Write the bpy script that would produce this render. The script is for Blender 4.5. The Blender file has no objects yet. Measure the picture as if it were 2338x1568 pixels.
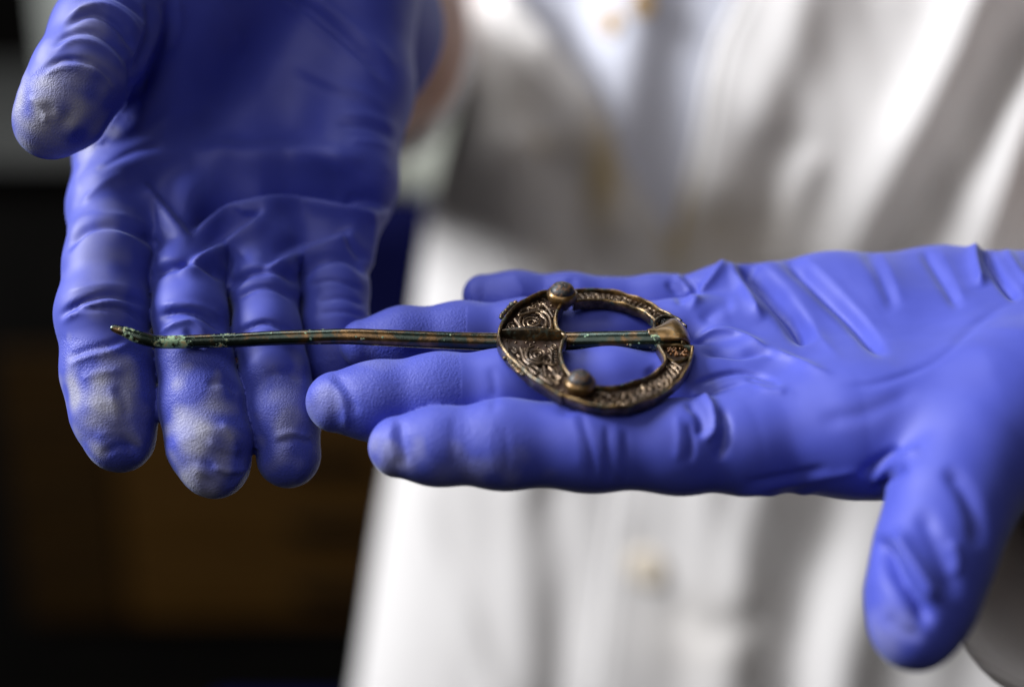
import bpy, bmesh, math, random
import numpy as np
from mathutils import Vector, Matrix
from mathutils.geometry import tessellate_polygon

SC = bpy.context.scene
COL = SC.collection
RNG = np.random.RandomState(7)
random.seed(7)

# ------------------------------------------------------------------ camera
PITCH = math.radians(20.0)
CAM = np.array([0.0, 0.0, 1.30])
FOC = 32.47                                    # cm to the plane of focus
cam_d = bpy.data.cameras.new('camera')
cam = bpy.data.objects.new('camera', cam_d)
COL.objects.link(cam)
cam.location = CAM
cam.rotation_euler = (math.radians(90) - PITCH, 0, 0)
cam_d.sensor_width = 36.0
cam_d.lens = 50.0
cam_d.clip_start = 0.01
cam_d.clip_end = 50.0
cam_d.dof.use_dof = True
cam_d.dof.focus_distance = FOC / 100 + 0.002
cam_d.dof.aperture_fstop = 3.6
SC.camera = cam
RIGHT = np.array([1.0, 0, 0])
UP = np.array([0, math.sin(PITCH), math.cos(PITCH)])
FWD = np.array([0, math.cos(PITCH), -math.sin(PITCH)])

# measuring helpers: view-aligned centimetres (x right, y up, z away from the focus plane)
def P(ox, oy, d):
    s = (FOC + d) / FOC
    return np.array([(ox - 1169) / 100 * s, (784 - oy) / 100 * s, d], dtype=float)
def R(r, d):
    return r / 100 * (FOC + d) / FOC
def to_world(p):
    p = np.asarray(p, dtype=float).reshape(-1, 3)
    return CAM + 0.01 * (p[:, :1] * RIGHT + p[:, 1:2] * UP + (p[:, 2:3] + FOC) * FWD)
def wdir(v):
    return Vector(v[0] * RIGHT + v[1] * UP + v[2] * FWD)
def to_px(p):
    s = (FOC + p[:, 2]) / FOC
    return np.stack([p[:, 0] / s * 100 + 1169, 784 - p[:, 1] / s * 100], 1)

# ------------------------------------------------------------------ world and lamps
world = bpy.data.worlds.new('World')
SC.world = world
world.use_nodes = True
bg = world.node_tree.nodes['Background']
bg.inputs[0].default_value = (0.54, 0.47, 0.43, 1)
bg.inputs[1].default_value = 0.085
SC.view_settings.view_transform = 'Standard'
SC.view_settings.look = 'None'
SC.view_settings.exposure = 0.0
SC.view_settings.gamma = 1.0

def lamp(name, pos, target, power, sx, sy, color):
    l = bpy.data.lights.new(name, 'AREA')
    l.shape = 'RECTANGLE'
    l.size = sx
    l.size_y = sy
    l.energy = power
    l.color = color
    o = bpy.data.objects.new(name, l)
    COL.objects.link(o)
    a = Vector(to_world(pos)[0]); b = Vector(to_world(target)[0])
    o.location = a
    o.rotation_euler = (b - a).to_track_quat('-Z', 'Y').to_euler()
    return o
lamp('window_light', (-178, 110, -30), (4, 0, 18), 89.0, 0.7, 0.8, (0.985, 0.985, 1.0))
lamp('top_fill', (-60, 170, 20), (0, 0, 20), 18.0, 1.1, 0.9, (0.95, 0.97, 1.0))  # added overhead fill with no source seen, lifts the coat front
lamp('front_fill', (-45, 75, -130), (0, 0, 10), 9.0, 1.2, 1.2, (1.0, 0.95, 0.92))  # added camera-side fill standing in for light bounced round the room

# ------------------------------------------------------------------ object helpers
def tag(o, label=None, cat=None, group=None, kind=None):
    if label: o['label'] = label
    if cat: o['category'] = cat
    if group: o['group'] = group
    if kind: o['kind'] = kind
    return o
def empty(name, wloc):
    o = bpy.data.objects.new(name, None)
    o.empty_display_size = 0.02
    COL.objects.link(o)
    o.location = wloc
    return o
def origin(o):
    v = Vector((0, 0, 0))
    while o is not None:
        v += o.location
        o = o.parent
    return np.array(v)
def link(name, me, mat, parent=None):
    if mat: me.materials.append(mat)
    o = bpy.data.objects.new(name, me)
    COL.objects.link(o)
    if parent is not None: o.parent = parent
    return o
def mesh_w(name, wverts, faces, mat, parent=None, smooth=True):
    """mesh from world coordinates, stored about its own middle"""
    w = np.asarray(wverts, dtype=float)
    c = (w.min(0) + w.max(0)) / 2
    me = bpy.data.meshes.new(name)
    if isinstance(faces, np.ndarray):
        n = len(faces)
        me.vertices.add(len(w)); me.vertices.foreach_set('co', (w - c).astype(np.float32).ravel())
        me.loops.add(n * 4); me.loops.foreach_set('vertex_index', faces.astype(np.int32).ravel())
        me.polygons.add(n)
        me.polygons.foreach_set('loop_start', (np.arange(n) * 4).astype(np.int32))
        me.polygons.foreach_set('loop_total', np.full(n, 4, np.int32))
        me.update(calc_edges=True)
        me.validate()
    else:
        me.from_pydata([tuple(v) for v in (w - c)], [], faces)
        me.update()
    if smooth:
        me.polygons.foreach_set('use_smooth', np.ones(len(me.polygons), bool))
    o = link(name, me, mat, parent)
    o.location = c - (origin(parent) if parent is not None else 0)
    return o
def mesh_c(name, cverts, faces, mat, parent=None, smooth=True):
    return mesh_w(name, to_world(cverts), faces, mat, parent, smooth)

class MB:
    def __init__(self): self.v = []; self.f = []
    def add(self, vs, fs):
        b = len(self.v)
        self.v += [np.asarray(q, float) for q in vs]
        self.f += [tuple(i + b for i in f) for f in fs]
    def build(self, name, mat, parent=None, smooth=True, world=False):
        v = np.array(self.v)
        return (mesh_w if world else mesh_c)(name, v, self.f, mat, parent, smooth)

def catmull(pts, n=8, closed=False):
    pts = [np.asarray(p, float) for p in pts]
    m = len(pts)
    out = []
    rng = range(m if closed else m - 1)
    for i in rng:
        if closed:
            a, b, c, d = pts[(i - 1) % m], pts[i], pts[(i + 1) % m], pts[(i + 2) % m]
        else:
            a, b, c, d = pts[max(i - 1, 0)], pts[i], pts[i + 1], pts[min(i + 2, m - 1)]
        for k in range(n):
            t = k / n
            out.append(0.5 * ((2 * b) + (-a + c) * t + (2 * a - 5 * b + 4 * c - d) * t * t + (-a + 3 * b - 3 * c + d) * t ** 3))
    if not closed: out.append(pts[-1])
    return np.array(out)

def sweep(mb, path, up, prof, closed=False, scale=None, caps=True):
    """profile points (lateral, vertical) carried along a path lying across the direction up"""
    path = np.asarray(path, float)
    n = len(path); m = len(prof)
    up = np.asarray(up, float)
    vs = []
    for i in range(n):
        if closed: t = path[(i + 1) % n] - path[i - 1]
        else: t = path[min(i + 1, n - 1)] - path[max(i - 1, 0)]
        t = t / (np.linalg.norm(t) + 1e-9)
        s = np.cross(t, up); s /= (np.linalg.norm(s) + 1e-9)
        k = 1.0 if scale is None else scale[i]
        for a, b in prof: vs.append(path[i] + s * a * k + up * b * k)
    fs = []
    for i in range(n if closed else n - 1):
        j = (i + 1) % n
        for q in range(m):
            r = (q + 1) % m
            fs.append((i * m + q, i * m + r, j * m + r, j * m + q))
    if not closed and caps:
        fs.append(tuple(range(m))[::-1]); fs.append(tuple((n - 1) * m + q for q in range(m)))
    mb.add(vs, fs)

def tube(mb, path, rads, seg=10, squash=1.0, ref=(0.13, 0.2, -0.97), caps=True):
    path = np.asarray(path, float); n = len(path)
    rads = np.full(n, rads) if np.isscalar(rads) else np.asarray(rads, float)
    ref = np.asarray(ref, float); vs = []
    for i in range(n):
        t = path[min(i + 1, n - 1)] - path[max(i - 1, 0)]
        t /= np.linalg.norm(t) + 1e-9
        s = np.cross(t, ref); s /= np.linalg.norm(s) + 1e-9
        u = np.cross(s, t)
        for k in range(seg):
            a = 2 * math.pi * k / seg
            vs.append(path[i] + rads[i] * (math.cos(a) * s + math.sin(a) * u * squash))
    fs = []
    for i in range(n - 1):
        for k in range(seg):
            r = (k + 1) % seg
            fs.append((i * seg + k, i * seg + r, (i + 1) * seg + r, (i + 1) * seg + k))
    if caps:
        fs.append(tuple(range(seg))[::-1]); fs.append(tuple((n - 1) * seg + k for k in range(seg)))
    mb.add(vs, fs)

def blob(mb, c, ax, ay, az, rings=6, seg=10):
    c = np.asarray(c, float); vs = []; fs = []
    for i in range(rings + 1):
        ph = math.pi * i / rings
        for k in range(seg):
            a = 2 * math.pi * k / seg
            vs.append(c + math.sin(ph) * (math.cos(a) * ax + math.sin(a) * ay) + math.cos(ph) * az)
    for i in range(rings):
        for k in range(seg):
            r = (k + 1) % seg
            fs.append((i * seg + k, (i + 1) * seg + k, (i + 1) * seg + r, i * seg + r))
    mb.add(vs, fs)

def dist_poly(pts2, poly):
    """distance, signed side and running parameter of points to a polyline (2-D)"""
    poly = np.asarray(poly, float)
    best = np.full(len(pts2), 1e9); side = np.zeros(len(pts2)); par = np.zeros(len(pts2))
    seg = np.linalg.norm(np.diff(poly, axis=0), axis=1); cum = np.concatenate([[0], np.cumsum(seg)]); tot = cum[-1]
    for i in range(len(poly) - 1):
        a, b = poly[i], poly[i + 1]; ab = b - a; L = seg[i] + 1e-9
        t = np.clip(((pts2 - a) @ ab) / (L * L), 0, 1)
        q = pts2 - (a + t[:, None] * ab)
        d = np.sqrt((q ** 2).sum(1))
        m = d < best
        best[m] = d[m]; par[m] = (cum[i] + t[m] * L) / tot
        side[m] = np.sign(ab[0] * q[m, 1] - ab[1] * q[m, 0])
    return best, side, par

# ------------------------------------------------------------------ implicit surfaces for the gloves and the body
class Shape:
    """tapered limbs melted together: groups of chains, each with its own melt width"""
    def __init__(self): self.groups = []          # (list of (a, b, ra, rb, flat), inner melt, outer melt)
    def chain(self, pts, k_in=0.15, k_out=0.3, finger=False):
        prims = []
        pts = [(P(x, y, d), R(r, d)) for x, y, d, r in pts]
        for (a, ra), (b, rb) in zip(pts[:-1], pts[1:]): prims.append((a, b, ra, rb))
        self.groups.append((prims, k_in, k_out, finger))
    def eval(self, p):
        out = None; fin = None
        for prims, ki, ko, finger in self.groups:
            g = None
            for a, b, ra, rb in prims:
                ab = b - a
                q = p - a.astype(p.dtype)
                t = np.clip(q @ (ab / (ab @ ab + 1e-9)).astype(p.dtype), 0, 1)
                q = q - t[:, None] * ab.astype(p.dtype)
                d = np.sqrt((q * q).sum(1)) - (ra + t * (rb - ra)).astype(p.dtype)
                g = d if g is None else smin(g, d, ki)
            if finger: fin = g if fin is None else smin(fin, g, 0.03)
            else: out = g if out is None else smin(out, g, ko)
        return out if fin is None else smin(out, fin, 0.30)
    def bounds(self):
        lo = np.full(3, 1e9); hi = -lo
        for prims, *_ in self.groups:
            for a, b, ra, rb in prims:
                lo = np.minimum(lo, np.minimum(a - ra, b - rb)); hi = np.maximum(hi, np.maximum(a + ra, b + rb))
        return lo - 0.4, hi + 0.4

def smin(a, b, k):
    h = np.maximum(k - np.abs(a - b), 0) / k
    return np.minimum(a, b) - h * h * k * 0.25

def surface(shape, h, lo=None, hi=None, clip=None):
    l0, h0 = shape.bounds()
    lo = l0 if lo is None else lo; hi = h0 if hi is None else hi
    B = 4
    nb = np.ceil((hi - lo) / (h * B)).astype(int) + 1
    # coarse pass
    ax = [lo[i] + (np.arange(nb[i]) + 0.5) * h * B for i in range(3)]
    g = np.stack(np.meshgrid(*ax, indexing='ij'), -1).reshape(-1, 3).astype(np.float32)
    co = shape.eval(g).reshape(nb)
    near = np.abs(co) < h * B * 1.25
    n = nb * B
    val = np.repeat(np.repeat(np.repeat(co, B, 0), B, 1), B, 2).astype(np.float32)
    mask = np.repeat(np.repeat(np.repeat(near, B, 0), B, 1), B, 2)
    ii = np.argwhere(mask)
    pts = (lo + (ii + 0.5) * h).astype(np.float32)
    ev = np.empty(len(pts), np.float32)
    for s in range(0, len(pts), 400000): ev[s:s + 400000] = shape.eval(pts[s:s + 400000])
    val[mask] = ev
    ins = val < 0
    # active cells
    c = [ins[dx:n[0] - 1 + dx, dy:n[1] - 1 + dy, dz:n[2] - 1 + dz] for dx in (0, 1) for dy in (0, 1) for dz in (0, 1)]
    cnt = sum(x.astype(np.int8) for x in c)
    act = (cnt > 0) & (cnt < 8)
    cells = np.argwhere(act)
    idx = -np.ones(act.shape, np.int64); idx[act] = np.arange(len(cells))
    acc = np.zeros((len(cells), 3)); w = np.zeros(len(cells))
    corners = [(dx, dy, dz) for dx in (0, 1) for dy in (0, 1) for dz in (0, 1)]
    cv = {q: val[cells[:, 0] + q[0], cells[:, 1] + q[1], cells[:, 2] + q[2]] for q in corners}
    for q in corners:
        for a in range(3):
            if q[a] == 0:
                r = list(q); r[a] = 1; r = tuple(r)
                va, vb = cv[q], cv[r]
                m = (va < 0) != (vb < 0)
                t = va / (va - vb + 1e-12)
                base = np.array(q, float)
                acc[m] += base; acc[m, a] += t[m]; w[m] += 1
    v = lo + (cells + 0.5 + acc / w[:, None]) * h
    faces = []
    for a in range(3):
        b, d = (a + 1) % 3, (a + 2) % 3
        sl0 = [slice(None)] * 3; sl1 = [slice(None)] * 3
        sl0[a] = slice(0, n[a] - 1); sl1[a] = slice(1, n[a])
        s0, s1 = ins[tuple(sl0)], ins[tuple(sl1)]
        e = np.argwhere(s0 != s1)
        ok = (e[:, b] > 0) & (e[:, d] > 0) & (e[:, b] < n[b] - 1) & (e[:, d] < n[d] - 1)
        e = e[ok]
        fl = s0[e[:, 0], e[:, 1], e[:, 2]]
        quad = []
        for ob, od in ((1, 1), (0, 1), (0, 0), (1, 0)):
            q = e.copy(); q[:, b] -= ob; q[:, d] -= od
            quad.append(idx[q[:, 0], q[:, 1], q[:, 2]])
        quad = np.stack(quad, 1)
        quad[~fl] = quad[~fl][:, ::-1]
        faces.append(quad[(quad >= 0).all(1)])
    f = np.concatenate(faces)
    # settle on the surface
    for it in range(2):
        g, d = grad(shape, v)
        v = v - g * np.clip(d, -h, h)[:, None]
    return v, f
def grad(shape, v):
    e = 0.02
    v32 = v.astype(np.float64)
    d = shape.eval(v32)
    g = np.stack([shape.eval(v32 + np.eye(3)[i] * e) - shape.eval(v32 - np.eye(3)[i] * e) for i in range(3)], 1)
    g /= np.linalg.norm(g, axis=1)[:, None] + 1e-9
    return g, d
def vnormals(v, f):
    a, b, c, d = v[f[:, 0]], v[f[:, 1]], v[f[:, 2]], v[f[:, 3]]
    fn = np.cross(c - a, d - b)
    n = np.zeros_like(v)
    for i in range(4): np.add.at(n, f[:, i], fn)
    return n / (np.linalg.norm(n, axis=1)[:, None] + 1e-12)
def smooth_vec(x, f, it):
    n = len(x)
    deg = np.zeros(n)
    for i in range(4): np.add.at(deg, f[:, i], 2.0)
    for _ in range(it):
        acc = np.zeros_like(x)
        for i in range(4):
            np.add.at(acc, f[:, i], x[f[:, (i + 1) % 4]] + x[f[:, (i - 1) % 4]])
        x = 0.5 * x + 0.5 * acc / (deg[:, None] if x.ndim == 2 else deg)
    return x
def facing(v, n):
    view = v + np.array([0, 0, FOC]); view /= np.linalg.norm(view, axis=1)[:, None]
    return -(n * view).sum(1)
def near_side(v, n, cell=8.0, tol=0.5):
    """which vertices lie on the side of the hand the creases are drawn on"""
    px = to_px(v); ij = np.floor(px / cell).astype(int); ij -= ij.min(0)
    key = ij[:, 0] * 100000 + ij[:, 1]
    u, inv = np.unique(key, return_inverse=True)
    zm = np.full(len(u), 1e9); np.minimum.at(zm, inv, v[:, 2])
    return np.clip((facing(v, n) + 0.15) / 0.3, 0, 1) * (v[:, 2] < zm[inv] + tol)

class waves:
    """smooth random field of the position: sums of plane waves"""
    def __init__(self, scale, n=24, seed=1, aniso=(1, 1, 1)):
        r = np.random.RandomState(seed)
        k = r.normal(size=(n, 3)); k /= np.linalg.norm(k, axis=1)[:, None]
        self.k = k * (2 * math.pi / scale) * r.uniform(0.6, 1.6, (n, 1)) * np.array(aniso)
        self.ph = r.uniform(0, 6.28, n); self.n = n
    def __call__(self, p):
        return np.sin(p @ self.k.T + self.ph).sum(1) / math.sqrt(self.n / 2)

def crease(v, n, strokes):
    px = to_px(v)
    vis = near_side(v, n)
    disp = np.zeros(len(v))
    for st in strokes:
        pts, w, hgt = st[0], st[1], st[2]
        mode = st[3] if len(st) > 3 else 'both'
        poly = catmull(pts, 6)
        lo, hi = poly.min(0) - 12 * w, poly.max(0) + 12 * w
        m = ((px > lo) & (px < hi)).all(1) & (vis > 0)
        if not m.any(): continue
        d, side, par = dist_poly(px[m], poly)
        fade = np.clip(np.minimum(par, 1 - par) / 0.22, 0.0, 1); fade = fade * fade * (3 - 2 * fade)
        if mode == 'both': prof = np.exp(-(d / w) ** 2) if (hgt < 0 or w > 18) else np.exp(-(np.sqrt(d * d + (0.3 * w) ** 2) - 0.3 * w) / (0.75 * w))
        elif mode == 'fold':          # a lip: ridge on one side, valley on the other
            x = d * side / w
            prof = (np.exp(-(x - 0.75) ** 2) - 0.9 * np.exp(-((x + 0.75) ** 2)))
        elif mode == 'foldr':
            x = -d * side / w
            prof = (np.exp(-(x - 0.75) ** 2) - 0.9 * np.exp(-((x + 0.75) ** 2)))
        elif mode == 'lip':           # film pulled over a hollow: hollow above the line, sharp crest, slow fall below it
            x = d * side
            dp = st[4]
            up_ = -dp * np.exp(-(x / (5.0 * w)) ** 2) * (1 - np.exp(-(x / (1.1 * w)) ** 2)) + hgt * np.exp(-np.abs(x) / (0.8 * w))
            dn_ = hgt * np.exp(-(x / (3.0 * w)) ** 2)
            k_ = 1 / (1 + np.exp(-x / (0.15 * w)))
            disp[m] += (up_ * (1 - k_) + dn_ * k_) * fade * vis[m]
            continue
        disp[m] += hgt * prof * fade * vis[m]
    return disp

# ------------------------------------------------------------------ materials
def new_mat(name):
    m = bpy.data.materials.new(name); m.use_nodes = True
    nt = m.node_tree; b = nt.nodes['Principled BSDF']
    return m, nt, b
def nd(nt, t, **kw):
    n = nt.nodes.new(t)
    for k, v in kw.items():
        if k.startswith('i_'): n.inputs[k[2:].replace('_', ' ')].default_value = v
        else: setattr(n, k, v)
    return n
def ramp(nt, fac, stops):
    r = nt.nodes.new('ShaderNodeValToRGB')
    e = r.color_ramp.elements
    while len(e) < len(stops): e.new(0.5)
    for q, (p, c) in zip(e, stops):
        q.position = p; q.color = (*c, 1) if len(c) == 3 else c
    nt.links.new(fac, r.inputs[0])
    return r
def mix(nt, fac, a, b, blend='MIX'):
    m = nt.nodes.new('ShaderNodeMix'); m.data_type = 'RGBA'; m.blend_type = blend
    for s, x in ((0, fac), (6, a), (7, b)):
        if isinstance(x, (int, float)): m.inputs[s].default_value = x
        elif isinstance(x, tuple): m.inputs[s].default_value = (*x, 1)
        else: nt.links.new(x, m.inputs[s])
    return m.outputs[2]
def math_n(nt, op, a, b=0.0):
    m = nt.nodes.new('ShaderNodeMath'); m.operation = op
    for s, x in ((0, a), (1, b)):
        if isinstance(x, (int, float)): m.inputs[s].default_value = x
        else: nt.links.new(x, m.inputs[s])
    return m.outputs[0]
def coords(nt): return nt.nodes.new('ShaderNodeTexCoord').outputs['Object']
def noise(nt, co, scale, detail=4, rough=0.55, dist=0.0):
    n = nt.nodes.new('ShaderNodeTexNoise')
    n.inputs['Scale'].default_value = scale; n.inputs['Detail'].default_value = detail
    n.inputs['Roughness'].default_value = rough; n.inputs['Distortion'].default_value = dist
    nt.links.new(co, n.inputs['Vector'])
    return n.outputs['Fac']
def bump(nt, b, height, strength=1.0, dist=0.001):
    n = nt.nodes.new('ShaderNodeBump')
    n.inputs['Distance'].default_value = dist
    if isinstance(strength, (int, float)): n.inputs['Strength'].default_value = strength
    else: nt.links.new(strength, n.inputs['Strength'])
    nt.links.new(height, n.inputs['Height'])
    nt.links.new(n.outputs[0], b.inputs['Normal'])
    return n

def glove_material():
    m, nt, b = new_mat('nitrile')
    co = coords(nt)
    dust = nd(nt, 'ShaderNodeAttribute', attribute_name='dust').outputs['Fac']
    grain = nd(nt, 'ShaderNodeAttribute', attribute_name='grain').outputs['Fac']
    n1 = noise(nt, co, 60, 3)
    base = ramp(nt, n1, [(0.3, (0.039, 0.054, 0.36)), (0.7, (0.052, 0.070, 0.42))]).outputs[0]
    n2 = noise(nt, co, 900, 4, 0.6)
    n3 = noise(nt, co, 90, 3, 0.5)
    f = math_n(nt, 'MULTIPLY', dust, math_n(nt, 'ADD', math_n(nt, 'MULTIPLY', n3, 0.45), math_n(nt, 'ADD', math_n(nt, 'MULTIPLY', n2, 0.2), 0.28)))
    f = math_n(nt, 'MINIMUM', f, 0.8)
    col = mix(nt, f, base, (0.42, 0.42, 0.40))
    nt.links.new(col, b.inputs['Base Color'])
    b.inputs['Roughness'].default_value = 0.55
    b.inputs['Specular IOR Level'].default_value = 0.42
    b.inputs['Sheen Weight'].default_value = 0.15
    b.inputs['Sheen Roughness'].default_value = 0.45
    b.inputs['Sheen Tint'].default_value = (0.80, 0.92, 1.0, 1)
    vor = nt.nodes.new('ShaderNodeTexVoronoi'); vor.feature = 'SMOOTH_F1'
    vor.inputs['Scale'].default_value = 2300
    vor.inputs['Smoothness'].default_value = 0.6
    wv = nt.nodes.new('ShaderNodeVectorMath'); wv.operation = 'ADD'
    nn = nt.nodes.new('ShaderNodeTexNoise'); nn.inputs['Scale'].default_value = 500
    sc = nt.nodes.new('ShaderNodeVectorMath'); sc.operation = 'SCALE'; sc.inputs['Scale'].default_value = 0.0016
    nt.links.new(co, nn.inputs['Vector']); nt.links.new(nn.outputs['Color'], sc.inputs[0])
    nt.links.new(co, wv.inputs[0]); nt.links.new(sc.outputs[0], wv.inputs[1])
    nt.links.new(wv.outputs[0], vor.inputs['Vector'])
    fine = noise(nt, co, 2500, 3, 0.5)
    h = math_n(nt, 'ADD', math_n(nt, 'MULTIPLY', vor.outputs['Distance'], grain), math_n(nt, 'MULTIPLY', fine, 0.06))
    bump(nt, b, h, 0.45, 0.00026)
    return m
GLOVE = glove_material()

def bronze_material(name, dark, mid, light, patina, pat_amount, rough=0.34, coat=0.45, relief=0.6):
    m, nt, b = new_mat(name)
    co = coords(nt)
    n1 = noise(nt, co, 260, 6, 0.62, 0.4)
    n2 = noise(nt, co, 520, 5, 0.7, 0.8)
    n3 = noise(nt, co, 2200, 3, 0.6)
    col = ramp(nt, n1, [(0.30, dark), (0.50, mid), (0.68, light)]).outputs[0]
    pf = ramp(nt, n2, [(0.62 - pat_amount, (0, 0, 0)), (0.70 - pat_amount * 0.6, (1, 1, 1))]).outputs[0]
    col = mix(nt, pf, col, patina)
    nt.links.new(col, b.inputs['Base Color'])
    met = math_n(nt, 'MULTIPLY', math_n(nt, 'SUBTRACT', 1.0, pf), 0.85)
    nt.links.new(met, b.inputs['Metallic'])
    rr = math_n(nt, 'ADD', math_n(nt, 'MULTIPLY', n3, 0.2), math_n(nt, 'ADD', math_n(nt, 'MULTIPLY', pf, 0.25), rough - 0.08))
    nt.links.new(rr, b.inputs['Roughness'])
    b.inputs['Coat Weight'].default_value = coat
    b.inputs['Coat Roughness'].default_value = 0.22
    bump(nt, b, math_n(nt, 'ADD', math_n(nt, 'MULTIPLY', n2, 0.6), math_n(nt, 'MULTIPLY', n3, 0.35)), relief, 0.00022)
    return m
BRONZE = bronze_material('bronze', (0.018, 0.013, 0.009), (0.06, 0.042, 0.022), (0.24, 0.135, 0.05), (0.025, 0.05, 0.04), 0.10, 0.30)
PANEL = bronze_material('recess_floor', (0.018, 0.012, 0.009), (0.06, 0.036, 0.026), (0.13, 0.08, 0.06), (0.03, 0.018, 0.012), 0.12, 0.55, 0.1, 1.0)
WORN = bronze_material('worn_bronze', (0.03, 0.022, 0.013), (0.11, 0.07, 0.028), (0.40, 0.25, 0.10), (0.03, 0.06, 0.05), 0.09, 0.28)
RELIEF = bronze_material('relief_bronze', (0.045, 0.034, 0.026), (0.14, 0.095, 0.06), (0.31, 0.22, 0.135), (0.05, 0.03, 0.02), 0.05, 0.28)
GOLDEN = bronze_material('golden_bronze', (0.04, 0.025, 0.010), (0.17, 0.10, 0.035), (0.32, 0.19, 0.07), (0.04, 0.06, 0.045), 0.06, 0.32)
STONE = bronze_material('stone_setting', (0.02, 0.022, 0.024), (0.05, 0.055, 0.06), (0.075, 0.075, 0.07), (0.15, 0.07, 0.025), 0.16, 0.5, 0.15, 1.5)
def pin_material():
    m, nt, b = new_mat('pin_bronze')
    co = coords(nt)
    n1 = noise(nt, co, 210, 5, 0.6, 0.5); n2 = noise(nt, co, 700, 4, 0.7); n4 = noise(nt, co, 130, 3, 0.5)
    col = ramp(nt, n1, [(0.34, (0.008, 0.02, 0.017)), (0.50, (0.022, 0.040, 0.030)), (0.62, (0.075, 0.045, 0.016)), (0.74, (0.19, 0.10, 0.034))]).outputs[0]
    warm = nd(nt, 'ShaderNodeAttribute', attribute_name='warm').outputs['Fac']
    n1 = math_n(nt, 'ADD', n1, math_n(nt, 'MULTIPLY', warm, 0.08))
    col = ramp(nt, n1, [(0.34, (0.008, 0.02, 0.017)), (0.52, (0.022, 0.040, 0.030)), (0.60, (0.075, 0.045, 0.016)), (0.74, (0.22, 0.12, 0.04))]).outputs[0]
    pat = nd(nt, 'ShaderNodeAttribute', attribute_name='patina').outputs['Fac']
    vor = nt.nodes.new('ShaderNodeTexVoronoi'); vor.inputs['Scale'].default_value = 620
    nt.links.new(co, vor.inputs['Vector'])
    spots = ramp(nt, vor.outputs['Distance'], [(0.16, (1, 1, 1)), (0.24, (0, 0, 0))]).outputs[0]
    f1 = ramp(nt, math_n(nt, 'ADD', math_n(nt, 'MULTIPLY', pat, 0.38), math_n(nt, 'MULTIPLY', n2, 0.8)), [(0.64, (0, 0, 0)), (0.70, (1, 1, 1))]).outputs[0]
    f2 = math_n(nt, 'MULTIPLY', spots, math_n(nt, 'GREATER_THAN', n4, 0.56))
    f = math_n(nt, 'MAXIMUM', f1, math_n(nt, 'MULTIPLY', f2, 0.8))
    gcol = ramp(nt, n2, [(0.38, (0.10, 0.25, 0.15)), (0.58, (0.30, 0.46, 0.28)), (0.68, (0.5, 0.26, 0.08))]).outputs[0]
    nt.links.new(mix(nt, f, col, gcol), b.inputs['Base Color'])
    nt.links.new(math_n(nt, 'MULTIPLY', math_n(nt, 'SUBTRACT', 1.0, f), 0.8), b.inputs['Metallic'])
    nt.links.new(math_n(nt, 'ADD', math_n(nt, 'MULTIPLY', f, 0.4), 0.24), b.inputs['Roughness'])
    b.inputs['Coat Weight'].default_value = 0.45
    b.inputs['Coat Roughness'].default_value = 0.2
    bump(nt, b, math_n(nt, 'ADD', n2, f), 0.5, 0.00015)
    return m
PIN = pin_material()
def cloth_material(name, col, weave=1400.0, stain_shade=None, rough=0.9):
    m, nt, b = new_mat(name)
    co = coords(nt)
    n1 = noise(nt, co, 9, 3)
    c = ramp(nt, n1, [(0.3, tuple(x * 0.95 for x in col)), (0.7, col)]).outputs[0]
    if stain_shade:
        st = nd(nt, 'ShaderNodeAttribute', attribute_name='stain_shade').outputs['Fac']
        c = mix(nt, st, c, stain_shade)
    nt.links.new(c, b.inputs['Base Color'])
    b.inputs['Roughness'].default_value = rough
    b.inputs['Specular IOR Level'].default_value = 0.2
    b.inputs['Sheen Weight'].default_value = 0.1
    wv = nt.nodes.new('ShaderNodeTexWave'); wv.inputs['Scale'].default_value = weave / 6
    wv.inputs['Distortion'].default_value = 0.4; wv.bands_direction = 'DIAGONAL'
    nt.links.new(co, wv.inputs['Vector'])
    bump(nt, b, wv.outputs['Fac'], 0.35, 0.0004)
    return m
COAT = cloth_material('coat_cotton', (0.69, 0.68, 0.68), stain_shade=(0.48, 0.36, 0.15))
SHIRT = cloth_material('shirt_cotton', (0.70, 0.73, 0.84))
def skin_material():
    m, nt, b = new_mat('skin')
    co = coords(nt)
    c = ramp(nt, noise(nt, co, 40, 4), [(0.3, (0.45, 0.24, 0.16)), (0.7, (0.56, 0.32, 0.22))]).outputs[0]
    nt.links.new(c, b.inputs['Base Color'])
    b.inputs['Roughness'].default_value = 0.5
    b.inputs['Subsurface Weight'].default_value = 0.15
    b.inputs['Subsurface Radius'].default_value = (0.01, 0.004, 0.002)
    bump(nt, b, noise(nt, co, 700, 3), 0.3, 0.0003)
    return m
SKIN = skin_material()
def plain(name, a, c, scale, rough=0.5, bd=0.0005, spec=0.5):
    m, nt, b = new_mat(name)
    co = coords(nt)
    n = noise(nt, co, scale, 5)
    nt.links.new(ramp(nt, n, [(0.3, a), (0.7, c)]).outputs[0], b.inputs['Base Color'])
    b.inputs['Roughness'].default_value = rough
    b.inputs['Specular IOR Level'].default_value = spec
    bump(nt, b, n, 0.3, bd)
    return m

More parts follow.
